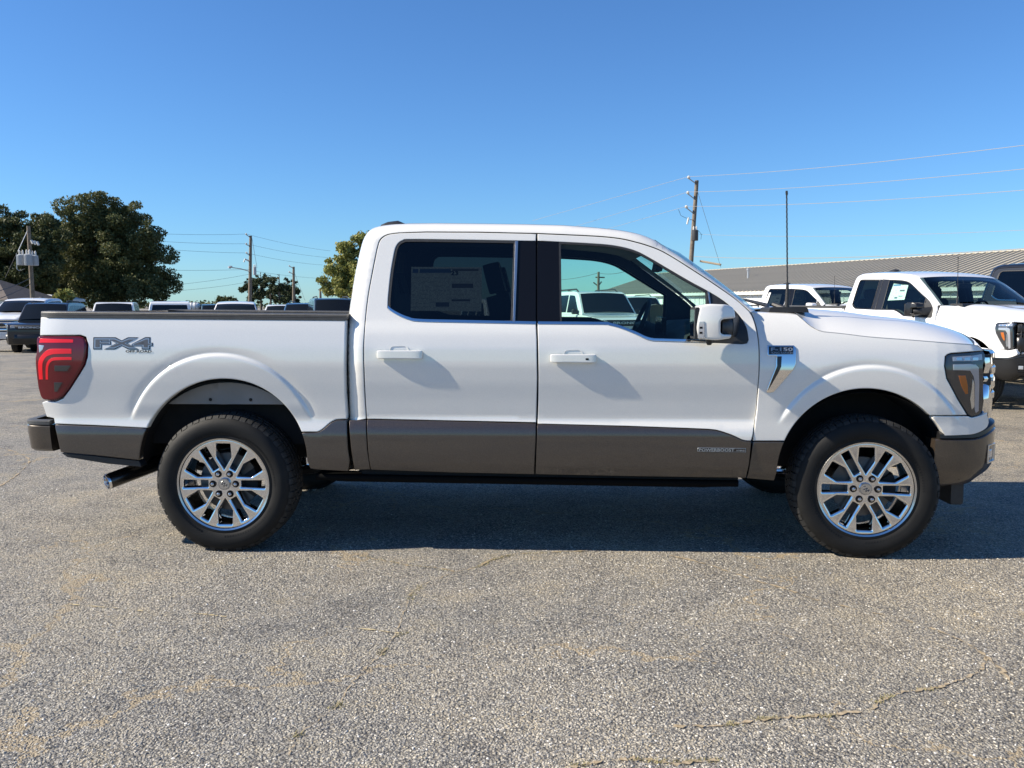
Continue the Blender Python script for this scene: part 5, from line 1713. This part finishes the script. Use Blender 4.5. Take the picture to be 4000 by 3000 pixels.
MB().tube([wp(64, 990, 51.5) - to_, wp(66, 1050, 51.5) - to_, wp(75, 1058, 51.5) - to_, wp(96, 1050, 51.7) - to_], .02, 5).tube([wp(110, 895, 52) - to_, wp(70, 982, 51) - to_], .02, 5).build('riser_cable', GALV, tp_, True)
for i in range(3):
    MB().tube([wp(122 + i * 11, 938 + i * 3, 51.8) - to_, wp(129 + i * 11, 952 + i * 3, 51.8) - to_], .07, 6).build('fuse_cutout', PORC, tp_, True)
MB().tube([wp(114, 945, 52) - to_, wp(152, 956, 51.8) - to_], .05, 6).build('cross_arm', WOODARM, tp_, True)
wp4, wo4 = upole((2338, 1062), (2337, 1150), 95, .16, 'far pole with cross arms seen through the cab windows')
MB().tube([wp(2326, 1083, 95) - wo4, wp(2362, 1084, 95) - wo4], .07, 6).build('cross_arm', POLE, wp4, True)
MB().tube([wp(2318, 1103, 95) - wo4, wp(2337, 1118, 95) - wo4, wp(2350, 1100, 95) - wo4], .07, 6).build('brace_arm', POLE, wp4, True)
sp5, so5 = upole((1251, 1128), (1252, 1170), 90, .13, 'stub of a far pole at the foot of the autumn-tinted tree')
MB().tube([wp(1243, 1132, 90) - so5, wp(1259, 1132, 90) - so5], .05, 6).build('cross_arm', POLE, sp5, True)

def wire(a, b, sag, label, mat=CABLE, r=.014, name='power_line', n=16):
    """hanging cable between two world points"""
    a, b = Vector(a), Vector(b)
    P = []
    for i in range(n + 1):
        t = i / n
        p = a.lerp(b, t)
        p.z -= sag * 4 * t * (1 - t)
        P.append(p - a)
    o = MB().tube(P, r, 5).build(name, mat, None, True)
    o.location = a
    tag(o, label, 'power line')
YQ = 34
for (p0, p1, sg, lab, rr) in (
        ((2690, 690), (4060, 560), .18, 'topmost wire running right from the leaning pole', .0125),
        ((2687, 750), (4060, 654), .18, 'second wire from the top running right from the leaning pole', .0125),
        ((2681, 806), (4060, 738), .18, 'third wire from the top running right from the leaning pole', .0125),
        ((2730, 915), (4060, 896), .2, 'thin fourth wire running right from the leaning pole, behind the antenna', .009),
        ((2712, 1002), (4060, 967), .25, 'thick lowest cable running right above the metal roof', .018)):
    wire(wp(*p0, YR - .15), wp(*p1, YQ), sg, lab, CABLE, rr)
for (p0, p1, lab) in (((2690, 690), (2080, 862), 'topmost thin wire running left from the leaning pole down to the cab roof'),
                      ((2687, 750), (2180, 905), 'middle thin wire running left from the leaning pole behind the cab roof'),
                      ((2681, 806), (2300, 915), 'lowest thin wire running left from the leaning pole behind the cab roof')):
    wire(wp(*p0, YR - .15), wp(*p1, 80), .0, lab, CABLE, .012)
wire(wp(2724, 745, YR), wp(2816, 1045, YR - 2), .0, 'slack guy wire slanting down right of the leaning pole', CABLE_K, .012)
for (p0, p1, p2, lab) in (((962, 914), (560, 910), (1290, 980), 'topmost'), ((962, 952), (560, 938), (1280, 1006), 'second'), ((963, 988), (560, 966), (1260, 1035), 'third')):
    wire(wp(*p0, YL - .15), wp(*p1, 85), .12, lab + ' wire running left from the street-light pole to the oak', CABLE_K, .013)
    wire(wp(*p0, YL - .15), wp(*p2, 120), .2, lab + ' wire running right from the street-light pole towards the autumn tree', CABLE_K, .013)
wire(wp(976, 1052, YL), wp(560, 1053, 85), .1, 'level cable running left from the street-light pole through the oak', CABLE_K, .014)
wire(wp(1000, 1060, YL), wp(1330, 1090, 130), .2, 'cable running right past the far pines to the autumn tree', CABLE_K, .013)
wire(wp(978, 1070, YL), wp(690, 1112, 80), .1, 'thin wire slanting down left from the street-light pole, upper one', CABLE_K, .012)
wire(wp(978, 1100, YL), wp(690, 1136, 80), .1, 'thin wire slanting down left from the street-light pole, lower one', CABLE_K, .012)
wire(wp(1148, 1060, 130), wp(1192, 1175, 128), 0, 'guy wire of the shorter pole, slanting down right', CABLE_K, .02)
wire(wp(984, 930, YL), wp(1004, 1046, YL - 1), 0, 'guy wire of the street-light pole ending at its transformer', CABLE_K, .02)
wire(wp(110, 895, 52), wp(20, 1085, 50), 0, 'guy wire slanting down left from the pole with grey transformers', CABLE_K, .010)
wire(wp(120, 1085, 52), wp(-60, 1150, 36), .1, 'upper service cable crossing the house roof', CABLE_K, .018)
wire(wp(124, 1105, 52), wp(-60, 1185, 36), .1, 'lower service cable crossing the house roof', CABLE_K, .018)
wire(wp(2337, 1066, 95), wp(2500, 1040, 62), .3, 'wire running right from the far pole seen through the cab', CABLE_K, .02)
wire(wp(2337, 1066, 95), wp(2120, 1092, 110), .3, 'wire running left from the far pole seen through the cab', CABLE_K, .02)

# ---------------------------------------------------------------- long building with a ribbed metal roof
ROOFM = noisy('galvanised_roof', (.40, .365, .295), (.47, .43, .355), 1.2, .55, metal=.0)
SIDING = noisy('white_siding', (.68, .68, .66), (.76, .76, .74), 2, .6)
def long_building():
    a = Vector((9.6, 58.0, 0)); u = Vector((.365, -.931, 0)).normalized(); w = Vector((-u.y, u.x, 0))
    if w.x > 0: w = -w                                  # towards the camera's left
    g = 0.0
    Lh, half = 44.0, 4.5
    zr_ = EYE + 120 * 58 / F; ze = EYE + 44 * 56.4 / F
    root = empty('metal_roof_building', (a.x, a.y, g))
    root.rotation_euler = (0, 0, math.atan2(u.y, u.x))
    zr_ -= g; ze -= g
    s = -1 if Vector((-u.y, u.x, 0)).dot(w) < 0 else 1
    # local: x along ridge, y across (s side faces the camera)
    for sd in (s, -s):
        V = [(-.3, 0, zr_), (Lh, 0, zr_), (Lh, sd * (half + .3), ze - .12), (-.3, sd * (half + .3), ze - .12)]
        V += [(p[0], p[1], p[2] - .06) for p in V]
        make('roof_slope', V, [(0, 1, 2, 3), (7, 6, 5, 4), (0, 4, 5, 1), (1, 5, 6, 2), (2, 6, 7, 3), (3, 7, 4, 0)], ROOFM, root, False)
    MB().box(-.32, Lh, -.14, .14, zr_ - .01, zr_ + .03).build('ridge_cap', ROOFM, root)
    L = math.hypot(half + .3, zr_ - ze + .12); ang = math.atan2(zr_ - ze + .12, half + .3)
    rib = MB().add([(-.035, 0, 0), (-.02, 0, .055), (.02, 0, .055), (.035, 0, 0), (-.035, L, 0), (-.02, L, .055), (.02, L, .055), (.035, L, 0)], [(0, 1, 5, 4), (1, 2, 6, 5), (2, 3, 7, 6), (0, 3, 2, 1), (4, 5, 6, 7)])
    r0 = rib.build('roof_rib', ROOFM, root)
    me = r0.data
    for i in range(130):
        ob = r0 if i == 0 else link(bpy.data.objects.new('roof_rib', me), root)
        ob.location = (.05 + i * .305, s * .02, zr_ - .002)
        ob.rotation_euler = (-s * ang, 0, 0) if s > 0 else (ang - math.pi, 0, 0)
        if s < 0:
            ob.rotation_euler = (-ang, 0, math.pi)
    for y0 in (s * half, -s * half):
        MB().box(0, Lh, y0 - .08, y0 + .08, -.3, ze - .05).build('long_wall', SIDING, root)
    gw = [(0, -half + .1, -.3), (0, half - .1, -.3), (0, half - .1, ze - .05), (0, 0, zr_ - .1), (0, -half + .1, ze - .05)]
    make('gable_wall', gw + [(.1, p[1], p[2]) for p in gw], [(0, 1, 2, 3, 4), (9, 8, 7, 6, 5)] + [(i, (i + 1) % 5, (i + 1) % 5 + 5, i + 5) for i in range(5)], SIDING, root, False)
    MB().box(-.3, Lh, s * (half + .25) - .06, s * (half + .25) + .06, ze - .26, ze - .13).build('gutter', SIDING, root)
    seam = MB().box(-.012, .012, -.02, .02, 0, ze - .1).build('siding_batten', SIDING, root)
    for i in range(70):
        ob = seam if i == 0 else link(bpy.data.objects.new('siding_batten', seam.data), root)
        ob.location = (.3 + i * .4, s * (half + .085), -.2)
    for x in (4.2, 13.0):
        MB().tube([(x, s * 2.4, zr_ - .9), (x, s * 2.4, zr_ - .25)], .06, 10).tube([(x, s * 2.4, zr_ - .30), (x, s * 2.4, zr_ - .2)], .10, 10).build('vent_pipe', GALV, root, True)
    tag(root, 'long low white building with a ribbed metal roof, behind the parked pickups', 'building')
long_building()

# house at the left edge
SHING = noisy('brown_shingles', (.085, .07, .06), (.15, .125, .11), 8, .9, bump=.3, bscale=30)
def house():
    Y = 58
    p = wp(-10, 1090, Y); g = gz(0, Y)
    root = empty('house', (p.x, Y, g))
    zt = p.z - g; ze = wp(0, 1172, Y).z - g
    xe = wp(135, 1172, Y).x - p.x
    V = [(-7, 0, zt), (0, 0, zt), (xe, -3, ze), (-7, -3, ze), (xe, 4, ze), (-7, 4, ze)]
    make('roof', V, [(0, 1, 2, 3), (1, 4, 2), (0, 5, 4, 1)], SHING, root, False)
    MB().box(-7, xe - .3, -2.7, 3.7, -.3, ze + .02).build('wall', SIDING, root)
    MB().box(-5, -4, -2.76, -2.68, .9, ze - .4).build('window', BLACK_GL, root)
    tag(root, 'house with a brown shingle hip roof at the left edge', 'house')
    a, b = wp(134, 1149, 62), wp(226, 1168, 62)
    r2 = empty('shed', (a.x, 62, g))
    V = [(0, 0, a.z - g), (b.x - a.x, 0, b.z - g), (b.x - a.x, 4, b.z - g), (0, 4, a.z - g)]
    V += [(q[0], q[1], q[2] - .18) for q in V]
    make('roof', V, [(0, 1, 2, 3), (7, 6, 5, 4), (0, 4, 5, 1), (1, 5, 6, 2), (2, 6, 7, 3), (3, 7, 4, 0)], SIDING, r2, False)
    MB().box(.2, b.x - a.x - .2, .3, 3.7, -.3, b.z - g - .1).build('wall', pbsdf('grey_blue_siding', (.30, .34, .36), .7), r2)
    tag(r2, 'low grey-blue shed with a pale sloping roof edge beside the pole', 'shed')
house()
# ---------------------------------------------------------------- other parked vehicles
DKGLASS = pbsdf('dark_window', (.010, .012, .014), .12, spec=.35)
PAINT_W = car_paint('fleet_white', (.80, .80, .79))
PAINT_K = car_paint('gloss_black_paint', (.006, .006, .007), metal=.1, cior=1.4)
PAINT_G = car_paint('dark_grey_paint', (.008, .008, .010), metal=.2, cior=1.45)
PAINT_B = car_paint('blue_paint', (.04, .10, .19), metal=.3, cior=1.5)
PAINT_N = car_paint('navy_paint', (.02, .038, .06), metal=.3, cior=1.5)
PAINT_T = car_paint('teal_paint', (.03, .07, .08), metal=.3)

SKIP_PICKUP = {'side_decal', 'door_badge', 'fender_vent', 'decal_lettering', 'badge_lettering', 'badge_plate', 'vent_plate', 'vent_slot', 'window_sticker'}
INSIDE = {'underbody', 'frame_rail', 'rear_axle', 'front_axle', 'leaf_spring', 'spare_tyre', 'exhaust_pipe', 'exhaust_tip', 'exhaust_core', 'rocker_sill', 'board_bracket', 'wheel_housing', 'inner_bed_sheet', 'wheel_well_shadow_panel', 'handle_recess', 'handle_foot', 'lock_button', 'mirror_bulb', 'brake_disc', 'brake_caliper', 'rim_barrel', 'lug_recess', 'lug_nut', 'fender_shelf_', 'cap_emblem', 'inner_wing', 'wheel_deflector', 'wiper', 'hood_vent'}
def base(n): return n.rsplit('.', 1)[0] if n[-3:].isdigit() and '.' in n else n
HERO_PARTS = [o for o in truck.children]
def copy_pickup(label, loc, rz, mats, scale=(1, 1, 1), skip=frozenset(), xmap=None, group=None):
    root = empty('pickup_truck', loc, rz)
    root.scale = scale
    tag(root, label, 'pickup truck', group)
    cache = {}
    def mesh_of(me):
        if xmap is None: return me
        if me.name not in cache:
            m2 = me.copy()
            co = np.empty(len(m2.vertices) * 3); m2.vertices.foreach_get('co', co)
            co = co.reshape(-1, 3); co[:, 0] = [xmap(v) for v in co[:, 0]]
            m2.vertices.foreach_set('co', co.ravel()); m2.update()
            cache[me.name] = m2
        return cache[me.name]
    def rec(o, parent):
        n = base(o.name)
        if n in SKIP_PICKUP or n in skip: return
        c = o.copy()
        c.name = n
        COL.objects.link(c)
        c.parent = parent
        if 'label' in c: del c['label']
        in_wheel = o.parent is not truck and o.parent is not None and base(o.parent.name) == 'wheel'
        if o.type == 'EMPTY':
            if xmap: c.location.x = xmap(o.location.x)
        elif not in_wheel:
            if xmap and o.location.length > 1e-6:
                c.location.x = xmap(o.location.x)
            elif xmap:
                c.data = mesh_of(o.data)
        for i, sl in enumerate(c.material_slots):
            m0 = c.data.materials[i] if i < len(c.data.materials) else None
            if m0 is not None and m0.name in mats:
                sl.link = 'OBJECT'
                sl.material = mats[m0.name]
        for ch in o.children: rec(ch, c)
    for o in HERO_PARTS: rec(o, root)
    return root
ALLW = {'white_paint': PAINT_W, 'bronze_paint': PAINT_W}
WORK = {'white_paint': PAINT_W, 'bronze_paint': PAINT_W, 'chrome': BLACK_PL, 'privacy_glass': GLASS}
def supercab(x):
    return x + .35 if x < .82 else (x if x > 1.82 else 1.82 - (1.82 - x) * .65)
kt = copy_pickup('white extended-cab pickup with black bumper and mirrors beyond the truck\'s hood', (6.15, 16.15, gz(6.15, 16.15)), -1.235, WORK, (1.02, 1.02, 1.02), INSIDE, supercab, 'white pickups parked before the metal-roofed building')
# its bumper, mirrors and window divider are plain black
def recolour(root, names, mat):
    for o in root.children_recursive:
        if base(o.name) in names and o.type == 'MESH':
            for sl in o.material_slots:
                sl.link = 'OBJECT'; sl.material = mat
recolour(kt, {'front_bumper', 'door_mirror', 'bumper_top_pad', 'door_handle', 'grille_surround', 'grille_bar', 'grille_top_bar', 'mirror_lamp', 'fog_lamp_bezel', 'pillar_trim', 'division_bar', 'window_trim', 'quarter_bar'}, BLACK_SG)
recolour(kt, {'windshield', 'rear_cab_window'}, GLASS_DIM)
def sheet(name, root, px_box, W, mat, lift=-.02):
    pass
lt = copy_pickup('white crew-cab pickup with tinted windows, farther from us than the extended-cab one', (7.3, 25.3, gz(7.3, 25.3)), -1.085, ALLW, (1, 1, 1.03), INSIDE, None, 'white pickups parked before the metal-roofed building')
recolour(lt, {'windshield'}, GLASS_DIM)
mt_ = copy_pickup('big black pickup at the right edge behind the extended-cab pickup', (9.35, 17.35, gz(9.35, 17.35)), -1.235, {'white_paint': PAINT_K, 'bronze_paint': PAINT_K}, (1.12, 1.08, 1.13), INSIDE, None)
def far(px, Y): return (px - 2000) / F * Y
def zfit(px, Y, yroof, h):
    return (EYE + (1190 - yroof) * Y / F - gz(far(px, Y), Y)) / h
FARSKIP = INSIDE | {'seat', 'seat_back', 'headrest', 'dashboard', 'steering_wheel', 'centre_screen', 'centre_console', 'door_trim', 'inner_pillar', 'rear_view_mirror', 'cab_floor', 'window_trim', 'division_bar', 'quarter_bar', 'light_bar', 'reverse_lens', 'reflector'}
FARMAT = {'white_paint': PAINT_W, 'bronze_paint': PAINT_W, 'window_glass': DKGLASS, 'privacy_glass': DKGLASS, 'windshield_glass': DKGLASS}
x = far(20, 33)
at_ = copy_pickup('white pickup facing us at the left edge, next to the black SUV', (x - .55, 37.4, gz(x, 37)), -math.pi / 2 - .12 + .24, FARMAT, (1, 1, zfit(60, 35.5, 1163, 1.93)), FARSKIP)
x = far(925, 38)
copy_pickup('white pickup cab facing us over the bed rail, in front of the small round bush', (x - .6, 38 + 2.2, gz(x, 40)), -math.pi / 2 + .27, FARMAT, (1, 1, zfit(925, 38, 1174, 1.95)), FARSKIP)

# ---- boxy sport-utility vehicle, built once
def suv_meshes():
    out = []
    def Wl(x, z):
        e = max(0, abs(x) - 1.75) / .45
        return .925 - .10 * (z - .78) ** 2 - .10 * e ** 2.2
    def Wu(x, z): return .895 - (z - 1.12) * .21 - max(0, abs(x + .75) - 1.1) * .03
    def archp(cx): return [(cx + .42 * math.cos(t), .36 + .42 * math.sin(t)) for t in np.linspace(-.12, math.pi + .12, 15)]
    low = rounded([(-2.15, .44, .04), (-2.19, .76, .05), (-2.14, 1.12), (.95, 1.14), (1.85, 1.09, .1), (2.12, 1.04, .08), (2.20, .88, .04), (2.20, .55, .04), (2.08, .32, .03)], 4)
    low += archp(1.34) + archp(-1.34) + [(-2.02, .34)]
    up = rounded([(-2.10, 1.12), (-2.02, 1.55, .05), (-1.93, 1.77, .12), (-1.6, 1.80, .1), (0.0, 1.82, .3), (.36, 1.77, .18), (.98, 1.14)], 5)
    def shell(name, ol, W, mat):
        V, Fc, Nn = panel_geo(ol, W, sp=.09, bev=.03, depth=.032)
        n = len(V)
        V2 = np.vstack([V * [1, -1, 1], V]); N2 = np.vstack([Nn * [1, -1, 1], Nn])
        F2 = [tuple(f)[::-1] for f in Fc] + [tuple(i + n for i in f) for f in Fc]
        o1 = make(name, V2, F2, mat, None, True, N2)
        q = dense(ol, .09)
        rows = []
        for p in q + q[:1]:
            y = W(*p) - .029
            rows.append([(p[0], y * u, p[1]) for u in np.linspace(-1, 1, 9)])
        ob = grid(name + '_skin', rows, mat, None)
        return [o1, ob]
    out += shell('body', low, Wl, PAINT_W)
    out += shell('cab', up, Wu, PAINT_W)
    Wg_ = lambda x, z: Wu(x, z) + .004
    for pl in ([(-1.93, 1.20, .03), (-1.86, 1.66, .06), (-1.22, 1.70, .03), (-1.18, 1.20, .03)], [(-1.10, 1.20, .03), (-1.13, 1.70, .03), (-.32, 1.71, .03), (-.30, 1.20, .03)], [(-.22, 1.20, .03), (-.24, 1.71, .03), (.20, 1.69, .08), (.72, 1.20, .03)]):
        for s in (-1, 1):
            out.append(panel('side_window', rounded(pl, 3), Wg_, DKGLASS, None, s, bev=.004, depth=.01, sp=.12))
    rows = []
    for t in np.linspace(.06, .93, 8):
        x, z = .36 + (.98 - .36) * t + .012, 1.765 + (1.14 - 1.765) * t + .012
        w = (Wu(x, z) - .07)
        rows.append([(x + .05 * (1 - (u * u)), w * u, z + .03 * (1 - u * u)) for u in np.linspace(-1, 1, 11)])
    out.append(grid('windshield', rows, DKGLASS, None))
    rows = []
    for t in np.linspace(.1, .88, 6):
        x, z = -2.10 + .13 * t - .012, 1.14 + .6 * t
        w = Wu(x, z) - .12
        rows.append([(x - .02 * (1 - u * u), w * u, z) for u in np.linspace(-1, 1, 9)])
    out.append(grid('rear_window', rows, DKGLASS, None))
    rows = [[(2.205 + d_ - .10 * abs(u) ** 3, .80 * u, z) for u in np.linspace(-1, 1, 13)] for z, d_ in ((1.02, -.03), (1.0, .012), (.86, .016), (.84, -.02))]
    out.append(grid('grille', rows, BLACK_PL, None))
    rows = [[(2.215 + d_ - .16 * abs(u) ** 3, .90 * u, z) for u in np.linspace(-1, 1, 13)] for z, d_ in ((.70, -.03), (.68, .03), (.50, .03), (.36, -.05))]
    out.append(grid('front_bumper', rows, BLACK_SG, None))
    rows = [[(-2.20 - d_ + .10 * abs(u) ** 3, .90 * u, z) for u in np.linspace(-1, 1, 13)] for z, d_ in ((.72, -.03), (.70, .03), (.48, .03), (.40, -.03))]
    out.append(grid('rear_bumper', rows, BLACK_PL, None))
    for s in (-1, 1):
        out.append(MB().lathe([(.0, .01), (.07, .012), (.078, .016), (.082, .010), (.085, -.05)], (2.17, s * .64, .93), axis='x', n=20).build('headlight', LAMPG, None, True))
        out.append(MB().box(.62, .74, min(s * .90, s * 1.05), max(s * .90, s * 1.05), 1.16, 1.30, ch=.03).build('door_mirror', BLACK_PL, None))
        out.append(MB().tube([(-1.75, s * .62, 1.80), (-1.6, s * .62, 1.86), (-.1, s * .62, 1.88), (.08, s * .62, 1.80)], .022, 6).build('roof_rail', BLACK_PL, None, True))
        out.append(MB().box(-2.13, -2.06, min(s * .72, s * .84), max(s * .72, s * .84), .90, 1.18, ch=.02).build('tail_light', REDD, None))
        for cx in (-1.34, 1.34):
            m = MB().lathe([(.20, .02), (.235, .0), (.30, -.01), (.345, .01), (.36, .05), (.36, .17), (.345, .21), (.22, .21)], (cx, 0, .36), n=28)
            m.v = [(p[0], s * (.90 - p[1]), p[2]) for p in m.v]
            out.append(m.build('tyre', RUBBER, None, True))
            m = MB().lathe([(.0, .03), (.06, .03), (.08, .05), (.20, .05), (.225, .01), (.235, .03)], (cx, 0, .36), n=28)
            for k in range(5):
                M = Matrix.Translation((cx, 0, .36)) @ Matrix.Rotation(k * 2 * math.pi / 5, 4, 'Y')
                m.box(.04, .21, .015, .05, -.03, .03, M=M)
            m.v = [(p[0], s * (.90 - p[1]), p[2]) for p in m.v]
            out.append(m.build('rim', GREY_PL, None, False))
    # lettering across the grille
    V, Fc = text_geo('BRONCO', .02)
    P = [(2.228, -.43 + .86 * u, .905 + .065 * v) for u, v in V]
    out.append(make('grille_lettering', P, Fc, PAPER, None, False))
    out.append(MB().box(-1.0, 1.5, -.8, .8, .30, .5).build('underbody', DARK, None))
    return out
SUV = suv_meshes()
SUV_USED = [False]
def suv(label, loc, rz, paint, zs=1.0, letters=False, roof=None, group=None, name='parked_suv', rails=True):
    root = empty(name, loc, rz)
    root.scale = (1, 1, zs)
    tag(root, label, 'SUV', group)
    for o in SUV:
        n = base(o.name)
        if n == 'grille_lettering' and not letters: continue
        if n == 'roof_rail' and not rails: continue
        c = o.copy(); c.name = n
        COL.objects.link(c); c.parent = root
        for sl in c.material_slots:
            if sl.material is PAINT_W:
                sl.link = 'OBJECT'
                sl.material = roof if (roof and n.startswith('cab')) else paint
    return root
def far_suv(label, px, Y, yroof, rz, paint, **kw):
    x = far(px, Y - 1.2)
    return suv(label, (x, Y, gz(x, Y)), rz, paint, zfit(px, Y - .5, yroof, 1.83), **kw)
D = -math.pi / 2
suv('white SUV with lettered black grille seen through the front cab windows', (2.55, 26.3, gz(2.55, 26.3)), -1.275, PAINT_W, 1.02, True)
far_suv('white SUV seen through the front cab windows, behind the one with the lettered grille', 2500, 36, 1156, D + .25, PAINT_W)
far_suv('white SUV glimpsed through the tinted rear door window', 1985, 24, 1165, D + .30, PAINT_W, rails=False)
suv('black SUV with pale lettering on its grille, just left of the truck\'s tail', (-17.96, 34, gz(-17.96, 34)), D + .20, PAINT_G, zfit(180, 33.5, 1180, 1.83), True)
far_suv('white SUV roof under the big oak, first white roof right of the black SUV', 405, 38, 1178, D + .32, PAINT_W, rails=False)
far_suv('white SUV with black rear glass, beside the white ribbed tank', 628, 38, 1174, -D + .36, PAINT_W, rails=False)
far_suv('dark teal SUV peeping out left of the white pickup cab', 820, 46, 1187, D + .4, PAINT_T, rails=False)
far_suv('white SUV right of the white pickup cab, beneath the far pines', 1085, 44, 1189, D + .05, PAINT_W, rails=False)
far_suv('mid-blue SUV with bright blue roof next to the tall navy one', 1165, 40, 1182, D + .10, PAINT_G, roof=PAINT_B)
far_suv('tall navy SUV against the rear corner of the cab', 1278, 36, 1163, D + .32, PAINT_N)
for o in SUV: bpy.data.objects.remove(o)

# white ribbed tank
def tank():
    Y = 46
    a, b = wp(715, 1198, Y), wp(775, 1198, Y)
    g = gz(a.x, Y)
    root = empty('storage_tank', ((a.x + b.x) / 2, Y, g))
    L = (b.x - a.x) / 2 * 1.0; zc = wp(740, 1198, Y).z - g; r = .24 * 1.0
    r = wp(740, 1182, Y).z - g - zc
    MB().lathe([(.0, -L - .12), (r * .6, -L - .08), (r * .95, -L), (r, -L + .05), (r, L - .05), (r * .95, L), (r * .6, L + .08), (.0, L + .12)], (0, 0, zc), axis='x', n=24).build('tank_shell', SIDING, root, True)
    for i in range(4):
        MB().lathe([(r, -.03), (r + .02, -.02), (r + .02, .02), (r, .03)], (-L + .1 + i * (2 * L - .2) / 3, 0, zc), axis='x', n=24).build('tank_band', GALV, root, True)
    for xx in (-L * .6, L * .6): MB().box(xx - .06, xx + .06, -.2, .2, 0, zc - r * .8).build('tank_leg', GALV, root)
    tag(root, 'white ribbed cylindrical tank just right of the white SUV with black glass', 'tank')
tank()

# ---------------------------------------------------------------- price stickers in windows
def sticker_material():
    m = pbsdf('printed_sticker', (.8, .8, .78), .6)
    b = m.node_tree.nodes['Principled BSDF']
    tc = nd(m, 'ShaderNodeTexCoord')
    sp_ = nd(m, 'ShaderNodeSeparateXYZ'); lk(m, tc.outputs['Generated'], sp_.inputs[0])
    def band(lo, hi, src):
        a = nd(m, 'ShaderNodeMath', operation='GREATER_THAN'); lk(m, src, a.inputs[0]); a.inputs[1].default_value = lo
        c = nd(m, 'ShaderNodeMath', operation='LESS_THAN'); lk(m, src, c.inputs[0]); c.inputs[1].default_value = hi
        d = nd(m, 'ShaderNodeMath', operation='MULTIPLY'); lk(m, a.outputs[0], d.inputs[0]); lk(m, c.outputs[0], d.inputs[1])
        return d.outputs[0]
    X, Z = sp_.outputs[0], sp_.outputs[2]
    # printed lines: short rows of noise
    w = nd(m, 'ShaderNodeMath', operation='MULTIPLY'); lk(m, Z, w.inputs[0]); w.inputs[1].default_value = 34
    fr = nd(m, 'ShaderNodeMath', operation='FRACT'); lk(m, w.outputs[0], fr.inputs[0])
    ln = nd(m, 'ShaderNodeMath', operation='GREATER_THAN'); lk(m, fr.outputs[0], ln.inputs[0]); ln.inputs[1].default_value = .55
    mp = nd(m, 'ShaderNodeMapping'); mp.inputs['Scale'].default_value = (60, 1, 34); lk(m, tc.outputs['Generated'], mp.inputs[0])
    wnz = nd(m, 'ShaderNodeTexNoise', i_Scale=1.); lk(m, mp.outputs[0], wnz.inputs['Vector'])
    gt = nd(m, 'ShaderNodeMath', operation='GREATER_THAN'); lk(m, wnz.outputs['Fac'], gt.inputs[0]); gt.inputs[1].default_value = .47
    t = nd(m, 'ShaderNodeMath', operation='MULTIPLY'); lk(m, ln.outputs[0], t.inputs[0]); lk(m, gt.outputs[0], t.inputs[1])
    base_ = nd(m, 'ShaderNodeMix', data_type='RGBA'); base_.inputs[6].default_value = (.80, .81, .78, 1); base_.inputs[7].default_value = (.30, .31, .33, 1)
    lk(m, t.outputs[0], base_.inputs[0])
    prev = base_.outputs[2]
    for (x0, x1, z0, z1, col) in ((.12, .56, .86, .95, (.05, .13, .30)), (.58, .95, .90, .95, (.12, .12, .14)), (.58, .88, .52, .62, (.10, .10, .12)), (.36, .55, .10, .20, (.08, .10, .16)), (.58, .84, .22, .27, (.1, .1, .12)), (.02, .10, .86, .95, (.04, .12, .34))):
        bx = nd(m, 'ShaderNodeMath', operation='MULTIPLY'); lk(m, band(x0, x1, X), bx.inputs[0]); lk(m, band(z0, z1, Z), bx.inputs[1])
        mx = nd(m, 'ShaderNodeMix', data_type='RGBA'); lk(m, bx.outputs[0], mx.inputs[0]); lk(m, prev, mx.inputs[6]); mx.inputs[7].default_value = (*col, 1)
        prev = mx.outputs[2]
    lk(m, prev, b.inputs['Base Color'])
    return m
STICKER = sticker_material()
st = panel('window_sticker', PX(STICK_O, STICK_W), STICK_W, STICKER, truck, -1, bev=0, depth=.001, sp=.05)
b0 = on(1760, 1075, STICK_W); b1 = on(1790, 1058, STICK_W)
lettering('sticker_lettering', '23', (b0[0], b1[0], b0[1], b1[1]), STICK_W, BADGE_K, st, lift=.001, bold=.02)
so = panel('window_sticker', [(2.02, 1.48), (2.36, 1.49), (2.36, 1.71), (2.05, 1.74)], lambda x, z: Wd(x, z) - .016, STICKER, kt, -1, bev=0, depth=.001, sp=.05)
so2_ = panel('window_sticker', [(1.10, 1.42), (1.50, 1.42), (1.50, 1.68), (1.12, 1.68)], lambda x, z: Wd(x, z) - .016, STICKER, lt, -1, bev=0, depth=.001, sp=.05)
panel('window_tag', [(.96, 1.42), (1.05, 1.42), (1.10, 1.72), (1.03, 1.72)], lambda x, z: Wd(x, z) - .004, PAPER, lt, -1, bev=0, depth=.001, sp=.05)
